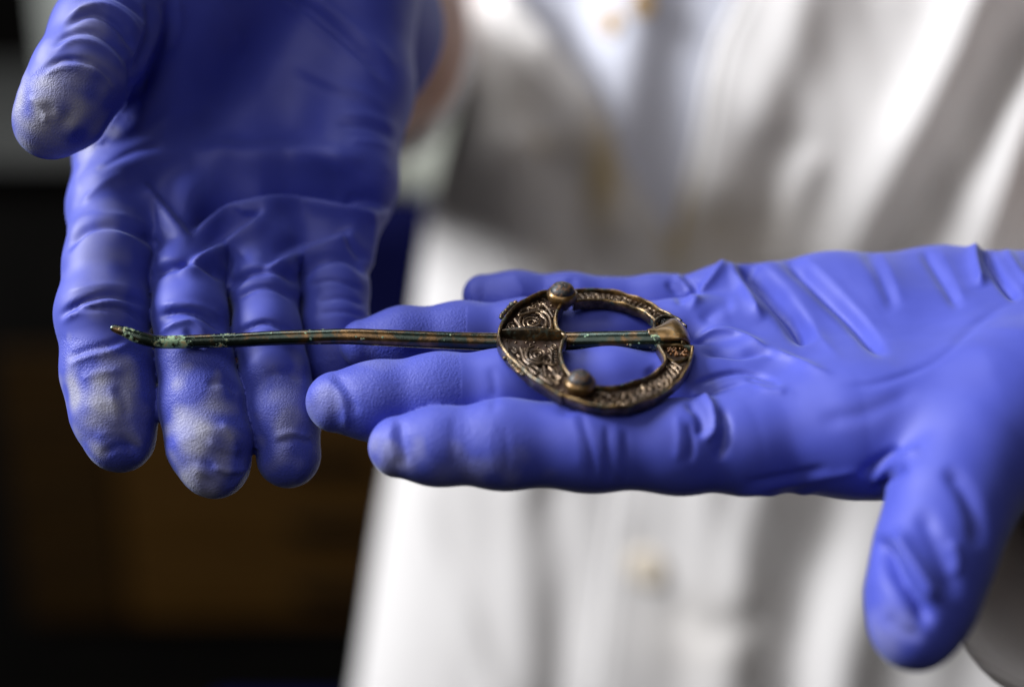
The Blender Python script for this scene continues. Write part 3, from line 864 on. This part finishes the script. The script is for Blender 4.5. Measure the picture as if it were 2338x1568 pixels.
# ---- coat and shirt
def coat_depth(x, y):
    return 42 - 0.00834 * (784 - y) - 0.0075 * (x - 1350) - 0.003 * np.clip(x - 1550, 0, 1000)
xl_pts = np.array([(-700, 1090), (-300, 1075), (0, 1055), (250, 1040), (400, 1000), (500, 975), (690, 950), (1000, 900), (1180, 868), (1300, 850), (1540, 815), (1700, 790), (2400, 700)], float)
def xl(y): return np.interp(y, xl_pts[:, 0], xl_pts[:, 1])
edge_pts = np.array([(-700, 1960), (-300, 1800), (0, 1675), (91, 1632), (183, 1608), (305, 1589), (414, 1565), (548, 1535), (800, 1480), (1120, 1400), (1300, 1372), (1568, 1342), (2400, 1270)], float)
def xe(y): return np.interp(y, edge_pts[:, 0], edge_pts[:, 1])
coat_folds = [ ([(1035, -250), (1050, 150), (1070, 330)], 150, 2.8),  # polyline, width, height toward the viewer (cm)
    # right front: diagonal folds
    ([(2330, -250), (2180, 120), (2060, 350), (1930, 620)], 62, 1.44),
    ([(2430, 0), (2280, 200), (2130, 450), (2000, 700)], 55, -1.20),
    ([(2480, 0), (2380, 180), (2290, 430), (2210, 650)], 42, 1.56),
    ([(1900, -200), (1820, 60), (1740, 260), (1680, 420)], 80, 0.72),
    ([(1760, 360), (1730, 470), (1710, 620)], 70, -0.6), ([(1850, 380), (1800, 500), (1780, 640)], 35, 0.42),
    # lower right front
    ([(1950, 1050), (1880, 1250), (1830, 1450), (1800, 1700)], 75, -1.20),
    ([(2080, 1050), (2000, 1250), (1940, 1450), (1900, 1700)], 75, 1.14),
    ([(1610, 1120), (1600, 1300), (1620, 1600)], 50, 0.42), ([(1720, 1120), (1680, 1300), (1680, 1600)], 45, 0.54), ([(1560, 1400), (1620, 1440), (1700, 1420)], 40, -0.36),
    ([(2250, 1300), (2230, 1500), (2200, 1700)], 70, -0.90),
    # left front
    ([(1270, 1120), (1290, 1300), (1280, 1600)], 40, -0.54), ([(1180, 1120), (1190, 1300), (1170, 1600)], 45, 0.36),
    ([(960, 1120), (1010, 1300), (1100, 1500), (1130, 1650)], 26, 0.36),
    ([(1010, 420), (1080, 560), (1060, 760)], 50, -0.30), ([(1180, 350), (1140, 520), (1160, 700)], 60, 0.48), ([(1300, 400), (1330, 560), (1330, 720)], 55, -0.84),
    ([(1240, 120), (1330, 300), (1390, 500)], 55, 0.60),
]
def fold_height(x, y, folds):
    pts = np.stack([x.ravel(), y.ravel()], 1); h = np.zeros(len(pts))
    for poly, w, a in folds:
        d, s, t = dist_poly(pts, catmull(poly, 5))
        h += a * np.exp(-(d / w) ** 2)
    return h.reshape(x.shape)
def panel(name, X, Y, D, mat, parent, thick=0.12):
    ny, nx = X.shape
    s = (FOC + D) / FOC
    v = np.stack([(X - 1169) / 100 * s, (784 - Y) / 100 * s, D], -1).reshape(-1, 3)
    i = np.arange(ny * nx).reshape(ny, nx)
    f = np.stack([i[:-1, :-1], i[1:, :-1], i[1:, 1:], i[:-1, 1:]], -1).reshape(-1, 4)
    o = mesh_c(name, v, f, mat, parent)
    md = o.modifiers.new('thickness', 'SOLIDIFY'); md.thickness = thick / 100; md.offset = -1
    return o, v
def stain_shade_attr(o, v, spots):
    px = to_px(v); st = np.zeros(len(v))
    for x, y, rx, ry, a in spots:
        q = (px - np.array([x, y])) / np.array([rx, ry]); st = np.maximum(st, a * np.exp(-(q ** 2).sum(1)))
    at = o.data.attributes.new('stain_shade', 'FLOAT', 'POINT'); at.data.foreach_set('value', st.astype(np.float32))
coat = None
stain_shade_spots = [(1375, 400, 40, 120, 0.9), (1300, 330, 50, 40, 0.2), (1235, 330, 30, 20, 0.5), (1545, 500, 34, 120, 0.9), (1640, 520, 90, 70, 0.3), (1260, 590, 26, 26, 0.25), (1660, 540, 170, 110, 0.22), (1150, 230, 110, 170, 0.16), (1600, 1450, 160, 120, 0.08)]  # yellow stains; the wide faint spots at the end paint warm shade into the cloth
wv = waves(9.0, seed=21); wv2 = waves(3.5, seed=22)
def wrinkle(X, Y): 
    p = np.stack([X.ravel() / 42, Y.ravel() / 110, np.zeros(X.size)], 1)
    return (wv(p) * 0.28 + wv2(p) * 0.07).reshape(X.shape)
# left front, wrapping round the side
ys = np.arange(-700, 2400, 14.0)
tt = np.linspace(0, 1, 110)
yy = np.repeat(ys[:, None], len(tt), 1)
vneck = np.array([(-700, 1010), (-100, 1120), (37, 1205), (122, 1291), (201, 1352), (286, 1394), (366, 1419), (480, 1490), (600, 1560), (700, 1600), (2400, 1500)], float)
xr = np.minimum(np.interp(ys, vneck[:, 0], vneck[:, 1]), xe(ys) + 90)
xr = np.maximum(xr, xl(ys) + 60)
xx = xl(ys)[:, None] + (xr - xl(ys))[:, None] * tt
u = np.clip((xx - xl(ys)[:, None]) / 330, 0, 1)
dd = coat_depth(xx, yy) + 7.5 * (1 - np.sqrt(np.clip(1 - (1 - u) ** 2, 0, 1))) - fold_height(xx, yy, coat_folds) * np.clip(u * 3, 0, 1) + wrinkle(xx, yy)
# the part turned round to the back
nb_ = 14
bx = np.linspace(1, 0.02, nb_)[None, :]
xb = xl(ys)[:, None] + (bx ** 2) * 150
db = dd[:, :1] + 9 * bx ** 1.0 * 1.3 - 0.25
XX = np.concatenate([xb, xx], 1); YY = np.concatenate([np.repeat(ys[:, None], nb_, 1), yy], 1); DD = np.concatenate([db, dd], 1)
coat, v0 = panel('lab_coat', XX, YY, DD, COAT, person)
stain_shade_attr(coat, v0, stain_shade_spots)
coat['label'] = 'left front of the white coat'
# right front, lying over it
tt = np.linspace(0, 1, 150)
yy = np.repeat(ys[:, None], len(tt), 1)
xx = xe(ys)[:, None] + (2750 - xe(ys))[:, None] * tt
eu = np.clip((xx - xe(ys)[:, None]) / 40, 0, 1)
top = np.clip((700 - yy) / 700, 0, 1)
dd = coat_depth(xx, yy) - 1.0 - 1.6 * top - fold_height(xx, yy, coat_folds) * np.clip(eu * 0.8 + 0.2, 0, 1) + wrinkle(xx, yy) + 0.7 * (1 - eu) ** 2
hem = np.exp(-((xx - xe(ys)[:, None] - 26) / 7) ** 2) * 0.45
dd = dd + hem
cr, v1 = panel('coat_front', xx, yy, dd, COAT, coat, 0.2)
stain_shade_attr(cr, v1, stain_shade_spots)
# shirt in the neck opening
tt = np.linspace(0, 1, 60)
ysh = np.arange(-700, 760, 14.0)
yy = np.repeat(ysh[:, None], len(tt), 1)
x0 = np.interp(ysh, vneck[:, 0], vneck[:, 1]) - 60; x1 = xe(ysh) + 70
xx = x0[:, None] + np.maximum(x1 - x0, 20)[:, None] * tt
mid = np.interp(yy, [0, 366, 700], [1450, 1400, 1380])
dd = coat_depth(xx, yy) + 2.0 - 1.5 * np.exp(-((xx - mid) / 90) ** 2) + 0.5 * wrinkle(xx, yy)
shirt, v2 = panel('shirt', xx, yy, dd, SHIRT, person, 0.06)
# buttons
BTN = plain('button_resin', (0.74, 0.66, 0.54), (0.80, 0.73, 0.62), 80, 0.35)
BRASS = plain('brass_button', (0.45, 0.26, 0.06), (0.62, 0.40, 0.12), 90, 0.35)
def button(name, ox, oy, cloth, r, mat, parent):
    mb = MB()
    px = to_px(cloth); near = cloth[((px - np.array([ox, oy])) ** 2).sum(1) < 48 ** 2]
    c = near.mean(0); an = np.linalg.svd(near - c)[2][2]
    if an[2] > 0: an = -an
    c = c + an * (max(((near - c) @ an).max(), 0) + 0.08)
    ax = np.array([1.0, 0, 0]); ax -= an * (ax @ an); ax /= np.linalg.norm(ax); ay = np.cross(an, ax)
    prof = [(0.0, 0.12), (0.45, 0.12), (0.7, 0.13), (0.9, 0.13), (1.0, 0.07), (0.97, -0.02), (0.0, -0.03)]
    seg = 28; vs = []
    for q, h in prof:
        for k in range(seg):
            a = 2 * math.pi * k / seg
            vs.append(c + r * q * (math.cos(a) * ax + math.sin(a) * ay) + an * h * r * 1.3)
    fs = [(i * seg + k, (i + 1) * seg + k, (i + 1) * seg + (k + 1) % seg, i * seg + (k + 1) % seg) for i in range(len(prof) - 1) for k in range(seg)]
    mb.add(vs, fs)
    for hx, hy in ((0.2, 0.2), (-0.2, 0.2), (0.2, -0.2), (-0.2, -0.2)):
        blob(mb, c + r * (hx * ax + hy * ay) + an * 0.10 * r, ax * 0.1 * r, ay * 0.1 * r, an * 0.05 * r, 4, 8)
    return mb.build(name, mat, parent)
def depth_at(v, ox, oy):
    px = to_px(v); q = ((px - np.array([ox, oy])) ** 2).sum(1); return v[q < 42 ** 2, 2].min()
button('button', 1478, 1292, v1, 1.1, BTN, cr)
button('button', 1396, 48, v2, 0.6, BRASS, shirt)
button('button', 1466, 8, v2, 0.6, BRASS, shirt)

# ------------------------------------------------------------------ the brooch
BV = np.array([-0.118, 0.56, 0.82]); BV /= np.linalg.norm(BV)
BU = np.array([0.985, 0.03, 0.12]); BU -= BV * (BU @ BV); BU /= np.linalg.norm(BU)
BN = np.cross(BV, BU)
if BN[2] > 0: BN = -BN
B0 = P(1361, 772, 0.0) + BN * 0.08
EYE = np.array([0, 0, -FOC])
def Z(zx, zy): return (1900 + zx / 2.4354) / 1.752, (1050 + zy / 2.4354) / 1.752
def BP(zx, zy, h=0.0):
    """point of the brooch (measured on an enlargement) lying h cm above its plane"""
    ox, oy = Z(zx, zy)
    ray = np.array([(ox - 1169) / 100, (784 - oy) / 100, FOC])
    t = ((B0 + BN * h - EYE) @ BN) / (ray @ BN)
    return EYE + ray * t
brooch = tag(empty('brooch', to_world(B0 - BN * 0.3)[0]), 'old bronze ring brooch with a long bent pin, lying across the gloved fingers', 'brooch')
def line(pts, h, n=8, closed=False): return catmull([BP(x, y, h) for x, y in pts], n, closed)
def round_prof(w, h0, h1, m=6):
    p = [(-w, h0)]
    for k in range(m + 1):
        a = math.pi - math.pi * k / m
        p.append((w * math.cos(a), h1 - w + w * math.sin(a)))
    p.append((w, h0))
    return p[::-1]
HT = 0.06
head_out = [(720, 262), (620, 285), (520, 330), (420, 390), (330, 480), (262, 580), (232, 690), (255, 790), (330, 885), (430, 980), (560, 1100), (700, 1190), (860, 1275)]
head_in = [(850, 385), (800, 470), (785, 560), (815, 640), (880, 702), (850, 770), (832, 850), (845, 940), (880, 1020), (945, 1095)]
up_out = [(940, 262), (1060, 246), (1200, 247), (1400, 275), (1600, 335), (1750, 405), (1880, 485), (1990, 555), (2060, 610)]
up_in = [(960, 372), (1080, 356), (1200, 354), (1350, 365), (1500, 402), (1640, 455), (1740, 530), (1770, 590)]
lo_out = [(840, 1268), (1000, 1328), (1150, 1372), (1300, 1388), (1450, 1382), (1600, 1352), (1750, 1300), (1880, 1228), (1990, 1130), (2070, 1015), (2110, 900), (2122, 810)]
lo_in = [(1120, 1190), (1250, 1200), (1380, 1190), (1520, 1160), (1660, 1112), (1775, 1045), (1850, 965), (1850, 900), (1815, 840), (1790, 800)]
# plates (recessed floors)
def plate_strip(name, a, b, h, thick, mat, top=0.05):
    A = line(a, top, 6) - BN * (top - h); Bq = line(b, top, 6) - BN * (top - h)
    n = 60
    def res(q):
        s = np.concatenate([[0], np.cumsum(np.linalg.norm(np.diff(q, axis=0), axis=1))]); t = np.linspace(0, s[-1], n)
        return np.stack([np.interp(t, s, q[:, i]) for i in range(3)], 1)
    A, Bq = res(A), res(Bq)
    vs = []; fs = []; m = 6
    for i in range(n):
        for k in range(m + 1): vs.append(A[i] + (Bq[i] - A[i]) * k / m)
    off = len(vs)
    vs += [v - BN * thick for v in vs]
    W = m + 1
    for i in range(n - 1):
        for k in range(m):
            fs.append((i * W + k, i * W + k + 1, (i + 1) * W + k + 1, (i + 1) * W + k))
            fs.append((off + i * W + k, off + (i + 1) * W + k, off + (i + 1) * W + k + 1, off + i * W + k + 1))
        for k in (0, m):
            fs.append((i * W + k, (i + 1) * W + k, off + (i + 1) * W + k, off + i * W + k))
    for i in (0, n - 1):
        for k in range(m): fs.append((i * W + k, i * W + k + 1, off + i * W + k + 1, off + i * W + k))
    mb = MB(); mb.add(vs, fs)
    return mb.build(name, mat, brooch), A, Bq
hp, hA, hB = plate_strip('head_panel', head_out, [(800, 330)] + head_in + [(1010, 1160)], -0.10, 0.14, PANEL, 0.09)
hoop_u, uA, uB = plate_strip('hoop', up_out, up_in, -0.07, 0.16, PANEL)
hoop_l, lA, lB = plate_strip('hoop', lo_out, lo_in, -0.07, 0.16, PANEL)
def rim(name, pts, parent, w, h0=-0.24, h1=HT, mat=WORN, scale=None):
    mb = MB(); p = line(pts, h1, 8)
    p = p - BN * h1
    # slightly uneven, hand made edge
    r = waves(0.5, seed=len(pts))(p) * 0.012
    p = p + BN * r[:, None]
    sweep(mb, p, BN, round_prof(w, h0, h1))
    return mb.build(name, mat, parent)
rim('outer_rim', head_out, hp, 0.038, -0.20, 0.09)
rim('inner_rim', head_in, hp, 0.045, -0.22, 0.09)
rim('outer_rim', up_out, hoop_u, 0.032, -0.18, 0.05)
rim('inner_rim', up_in, hoop_u, 0.042, -0.20, 0.05)
rim('outer_rim', lo_out, hoop_l, 0.038, -0.17, 0.05)
rim('inner_rim', lo_in, hoop_l, 0.046, -0.20, 0.05)
rim('end_wall', [(1795, 803), (1900, 792), (2010, 795), (2122, 812)], hoop_l, 0.045, -0.24, 0.04)
rim('cross_wall', [(1845, 905), (1950, 955), (2075, 915)], hoop_l, 0.03, -0.20, 0.0)
# divider of the head
mb = MB()
dp = line([(262, 690), (400, 690), (560, 692), (720, 698), (872, 704)], 0.0, 8)
ww = np.sin(np.linspace(0.12, math.pi - 0.12, len(dp)))
vs = []; prof = [(-1.0, -0.2), (-0.75, 0.0), (-0.35, 0.13), (-0.15, 0.17), (0.15, 0.17), (0.35, 0.13), (0.75, 0.0), (1.0, -0.2)]
t_ = (dp[-1] - dp[0]) / np.linalg.norm(dp[-1] - dp[0]); s_ = np.cross(t_, BN)
for i, p in enumerate(dp):
    for a, b in prof: vs.append(p + s_ * a * 0.17 * ww[i] + BN * b * (0.5 + 0.5 * ww[i]))
m = len(prof)
mb.add(vs, [(i * m + k, i * m + k + 1, (i + 1) * m + k + 1, (i + 1) * m + k) for i in range(len(dp) - 1) for k in range(m - 1)])
mb.build('dividing_ridge', BRONZE, hp)
# relief: interlace, spirals and grains laid in the recesses
rel = MB()
def cord(pts, r=0.03, h=-0.08, n=6, closed=False, lift=0.0):
    p = line(pts, h, n, closed)
    if closed: p = np.vstack([p, p[:1]])
    k = np.linspace(0, 1, len(p))
    p = p + BN * (lift * np.sin(k * math.pi * 3))[:, None]
    tube(rel, p, r, 8, ref=BN)
def ring(cx, cy, rx, ry, r=0.03, h=-0.07, a0=0, a1=360, n=18):
    pts = [(cx + rx * math.cos(math.radians(a)), cy + ry * math.sin(math.radians(a))) for a in np.linspace(a0, a1, n)]
    cord(pts, r, h, 3)
def spiral(cx, cy, r0, turns, r=0.022, h=-0.05, dirn=1, ph=0):
    pts = []
    N = int(14 * turns)
    for k in range(N + 1):
        f = k / N; a = ph + dirn * f * turns * 2 * math.pi; q = r0 * (1 - 0.85 * f)
        pts.append((cx + q * math.cos(a), cy + q * 0.62 * math.sin(a)))
    cord(pts, r, h, 3)
# upper panel
spiral(560, 585, 95, 1.9, 0.026, -0.03, 1, 2.4)
ring(560, 580, 130, 92, 0.034, -0.04, 130, 400)
cord([(385, 555), (420, 600), (450, 640), (520, 655)], 0.05, -0.05)
cord([(420, 520), (500, 500), (580, 480), (660, 475), (720, 530), (740, 600), (735, 650)], 0.042, -0.02)
cord([(450, 470), (510, 445), (520, 490), (460, 520), (430, 500), (450, 470)], 0.022, -0.05)
cord([(520, 440), (590, 450), (650, 440), (660, 400), (640, 395)], 0.03, -0.04)
cord([(660, 400), (700, 440), (740, 500), (760, 540)], 0.03, -0.03)
cord([(560, 430), (610, 405), (640, 420), (620, 455), (660, 490), (700, 500)], 0.022, -0.02)
cord([(640, 520), (690, 560), (690, 620), (660, 650)], 0.03, -0.02)
spiral(350, 630, 36, 1.4, 0.02, -0.05, -1, 0.5); spiral(610, 560, 35, 1.2, 0.016, 0.0)
cord([(300, 655), (330, 600), (375, 590)], 0.024, -0.05); cord([(690, 470), (720, 450), (735, 470)], 0.02, -0.03)
# lower panel
spiral(620, 895, 92, 2.1, 0.026, -0.03, 1, 1.2)
ring(620, 895, 128, 84, 0.034, -0.04, -40, 250)
cord([(440, 830), (460, 890), (480, 950), (540, 1000)], 0.045, -0.05)
cord([(370, 830), (400, 850), (400, 885), (370, 870)], 0.022, -0.05); spiral(385, 855, 34, 1.3, 0.02, -0.05)
cord([(740, 830), (760, 800), (790, 815), (770, 850), (740, 830)], 0.024, -0.04); spiral(765, 825, 34, 1.2, 0.018, -0.03)
cord([(560, 1010), (640, 985), (700, 985), (760, 1000), (800, 990)], 0.034, -0.03)
for k in range(5): cord([(775, 865 + k * 26), (800, 868 + k * 26)], 0.026, -0.04)
for q in ([(430, 960), (470, 1000), (540, 1040), (600, 1090)], [(480, 1020), (560, 1010), (620, 1050), (580, 1100), (530, 1060)], [(700, 1130), (760, 1150), (820, 1180)], [(620, 1100), (690, 1150), (760, 1190)], [(520, 850), (500, 900), (510, 940)], [(720, 900), (745, 940), (740, 980)], [(410, 900), (440, 930), (420, 950)]):
    cord(q, 0.028, -0.03)
for q in ((830, 1120), (650, 1140), (480, 850), (730, 860), (560, 970), (690, 975)): spiral(q[0], q[1], 30, 1.2, 0.018, -0.03)
cord([(670, 1010), (680, 1070), (690, 1120)], 0.03, -0.03); cord([(720, 1020), (760, 1060), (790, 1110), (820, 1150)], 0.03, -0.03)
cord([(790, 1020), (760, 1060), (730, 1110)], 0.026, -0.03); cord([(820, 1050), (800, 1090), (840, 1130)], 0.024, -0.03)
cord([(600, 1020), (640, 1060), (660, 1110)], 0.026, -0.05); spiral(745, 1100, 30, 1.2, 0.018, -0.03)
for k in range(150):
    x, y = random.uniform(300, 800), random.uniform(420, 1110)
    if 650 < y < 790: continue
    t = random.random()
    i = int(t * 59); q = hA[i] + (hB[i] - hA[i]) * random.uniform(0.12, 0.9)
    blob(rel, q + BN * 0.01, BU * 0.028, BV * 0.028, BN * 0.03, 4, 6)
rel.build('interlace_relief', RELIEF, hp)
# interlace along the two arms of the hoop
for A, Bq, par, ph in ((uA, uB, hoop_u, 0.0), (lA, lB, hoop_l, 1.0)):
    rel = MB()
    i0, i1 = (4, 54) if par is hoop_u else (9, 50)
    for sgn in (1, -1):
        pts = []
        for k in range(i0 * 4, i1 * 4):
            f = k / 4; i = int(f); w = f - i
            a = A[i] * (1 - w) + A[i + 1] * w; b = Bq[i] * (1 - w) + Bq[i + 1] * w
            q = 0.5 + sgn * 0.27 * math.sin(f * 1.15 + ph)
            pts.append(a + (b - a) * q + BN * (0.01 + 0.02 * math.cos(f * 1.15 * 1.0 + ph) * sgn))
        tube(rel, np.array(pts), 0.026, 7, ref=BN)
    for i in range(i0, i1 - 3, 3):     # loops of the knotwork
        q = A[i] + (Bq[i] - A[i]) * random.uniform(0.35, 0.65) + BN * 0.02
        w_ = np.linalg.norm(Bq[i] - A[i]) * random.uniform(0.16, 0.26); e1 = (Bq[i] - A[i]) / np.linalg.norm(Bq[i] - A[i]); e2 = np.cross(e1, BN)
        a0 = random.uniform(0, 6.28)
        tube(rel, np.array([q + w_ * (e1 * math.cos(a0 + t) + 1.2 * e2 * math.sin(a0 + t)) for t in np.linspace(0, 4.6, 14)]), random.uniform(0.018, 0.028), 7, ref=BN)
    for i in range(i0, i1):
        for _ in range(2):
            q = A[i] + (Bq[i] - A[i]) * random.uniform(0.2, 0.8)
            blob(rel, q + BN * 0.0, BU * 0.024, BV * 0.024, BN * 0.03, 4, 6)
    rel.build('interlace_relief', RELIEF, par)
rel = MB()
for k in range(46):
    x = random.uniform(1880, 2070); y = random.uniform(815, 905)
    blob(rel, BP(x, y, -0.05), BU * random.uniform(0.02, 0.04), BV * random.uniform(0.02, 0.045), BN * 0.04, 4, 6)
RUST = bronze_material('rusty_crust', (0.07, 0.03, 0.012), (0.19, 0.085, 0.03), (0.30, 0.15, 0.06), (0.10, 0.05, 0.025), 0.1, 0.55)
rel.build('rusty_crust', RUST, hoop_l)
# bosses
def boss(zx, zy, r):
    c = BP(zx, zy, 0.10)
    prof = [(0.50, -0.85), (0.62, -0.62), (0.84, -0.34), (0.98, -0.06), (1.01, 0.10), (0.97, 0.26), (0.87, 0.39), (0.80, 0.44), (0.76, 0.445), (0.72, 0.40)]
    seg = 32; mb = MB(); vs = []
    rr = np.random.RandomState(int(zx)); ph = rr.uniform(0, 6.28, 4)
    for q, h in prof:
        for k in range(seg):
            a = 2 * math.pi * k / seg
            w = 1 + 0.02 * math.sin(2 * a + ph[0]) + 0.012 * math.sin(5 * a + ph[1] + h * 3)
            vs.append(c + r * q * w * (math.cos(a) * BU + math.sin(a) * BV) + BN * h * r)
    mb.add(vs, [(i * seg + k, (i + 1) * seg + k, (i + 1) * seg + (k + 1) % seg, i * seg + (k + 1) % seg) for i in range(len(prof) - 1) for k in range(seg)])
    o = mb.build('boss', GOLDEN, brooch)
    mb = MB(); vs = []; N = 10
    for i in range(N + 1):
        p_ = (math.pi / 2) * i / N
        for k in range(seg):
            a = 2 * math.pi * k / seg
            w = 1 + 0.03 * math.sin(3 * a + ph[2] + 2 * p_) + 0.02 * math.sin(7 * a + ph[3] - 5 * p_)
            vs.append(c + r * 0.80 * math.cos(p_) * (math.cos(a) * BU + math.sin(a) * BV) + BN * r * (0.38 + 0.58 * math.sin(p_) * w))
    mb.add(vs, [(i * seg + k, i * seg + (k + 1) % seg, (i + 1) * seg + (k + 1) % seg, (i + 1) * seg + k) for i in range(N) for k in range(seg)])
    mb.build('stone', STONE, o)
    return o
boss(848, 328, 0.365)
boss(1022, 1190, 0.345)
# little beast heads cast on the outer edge
for pts in ([(395, 400), (345, 430), (305, 475), (268, 512), (258, 540)], [(318, 918), (345, 975), (385, 1020), (420, 1060), (470, 1095)]):
    mb = MB()
    p = line(pts, -0.06, 6)
    tube(mb, p, 0.05, 8, ref=BN)
    for i in range(0, len(p), 4): blob(mb, p[i] + BN * 0.02, BU * 0.065, BV * 0.065, BN * 0.06, 5, 8)
    blob(mb, p[2] - BU * 0.05, BU * 0.08, BV * 0.06, BN * 0.07, 6, 10)
    mb.build('edge_ornament', BRONZE, hp)
# pin
pin_pts = [(254, 747, -0.36, 6), (262, 750, -0.36, 9.5), (285, 758, -0.35, 12.5), (320, 771, -0.30, 15.5), (360, 780, -0.22, 15.5), (400, 781, -0.13, 16), (460, 779, 0.0, 16.5), (530, 777, 0.13, 17), (620, 772, 0.26, 17.5), (720, 769, 0.31, 18), (800, 768, 0.34, 19), (900, 772, 0.40, 20), (1000, 776, 0.45, 20.5), (1140, 780, 0.5, 21.5), (1280, 779, 0.42, 22), (1400, 777, 0.18, 22.5), (1480, 776, 0.02, 23), (1520, 774, 0.0, 23), (1550, 773, 0.05, 20)]
pp = catmull([np.append(P(x, y, d), R(r, d)) for x, y, d, r in pin_pts], 8)
mb = MB()
tube(mb, pp[:, :3], pp[:, 3], 18, 0.9, ref=(0, 0.5, -0.85))
pin = mb.build('pin', PIN, brooch)
pv = np.array(mb.v); pxv = to_px(pv)
pat = np.maximum.reduce([np.exp(-((pxv[:, 0] - 400) / 60) ** 2), 0.75 * np.exp(-((pxv[:, 0] - 300) / 40) ** 2), 0.7 * np.exp(-((pxv[:, 0] - 500) / 60) ** 2), 0.85 * np.exp(-((pxv[:, 0] - 1500) / 26) ** 2), 0.42 * np.exp(-((pxv[:, 0] - 1430) / 60) ** 2), np.full(len(pxv), 0.20)])
pat = pat * np.clip(0.55 + 0.5 * np.sin(np.linspace(0, 1, len(pat)) * 900) * 0.2 + 0.35, 0, 1)
at = pin.data.attributes.new('patina', 'FLOAT', 'POINT'); at.data.foreach_set('value', pat.astype(np.float32))
wm = np.clip(1 - ((pxv[:, 0] - 900) / 330) ** 2, 0, 1)
at = pin.data.attributes.new('warm', 'FLOAT', 'POINT'); at.data.foreach_set('value', wm.astype(np.float32))
# head of the pin: a strap bent over the hoop
mb = MB()
c0 = BP(1938, 712, 0.0)
path = [(-0.62, 0.185), (-0.45, 0.205), (-0.24, 0.245), (-0.02, 0.28), (0.16, 0.245), (0.30, 0.12), (0.36, -0.05), (0.34, -0.24), (0.22, -0.36), (0.0, -0.40), (-0.2, -0.36)]
path = catmull([np.array([a, b]) for a, b in path], 5)
nP = len(path); vs = []; mW = 8
for i in range(nP):
    f = i / (nP - 1)
    half = 0.20 + 0.20 * min(1, f / 0.3) ** 1.3
    tn = path[min(i + 1, nP - 1)] - path[max(i - 1, 0)]; tn /= np.linalg.norm(tn); nn = np.array([-tn[1], tn[0]])
    for side, off in ((1, 0.0), (-1, -0.075)):
        for k in range(mW + 1):
            a = -1 + 2 * k / mW; a *= side
            crown = -(0.15 * max(0, 1 - f / 0.35) + 0.055) * a * a
            u_, h_ = path[i] + nn * (off + crown)
            vs.append(c0 + BU * u_ + BN * h_ + BV * (a * half))
W = 2 * (mW + 1)
fs = [(i * W + k, i * W + (k + 1) % W, (i + 1) * W + (k + 1) % W, (i + 1) * W + k) for i in range(nP - 1) for k in range(W)]
fs += [tuple(range(W))[::-1], tuple((nP - 1) * W + k for k in range(W))]
mb.add(vs, fs)
lp = mb.build('pin_loop', GOLDEN, pin)
# dark oval setting beside the loop, at the end of the far arm
mb = MB()
oc = [(1745, 640), (1750, 590), (1790, 545), (1860, 520), (1940, 530), (2010, 570)]
p = line(oc, 0.05, 6)
tube(mb, p, 0.04, 8, ref=BN)
st = mb.build('setting_rim', BRONZE, hoop_u)
mb = MB()
blob(mb, BP(1885, 575, -0.04), BU * 0.26, BV * 0.16, BN * 0.07, 8, 18)
for k in range(10): blob(mb, BP(random.uniform(1820, 1950), random.uniform(545, 590), 0.02), BU * 0.035, BV * 0.03, BN * 0.02, 4, 7)
mb.build('black_inlay', plain('black_glass', (0.004, 0.004, 0.004), (0.02, 0.018, 0.016), 400, 0.15, 0.0004), hoop_u)
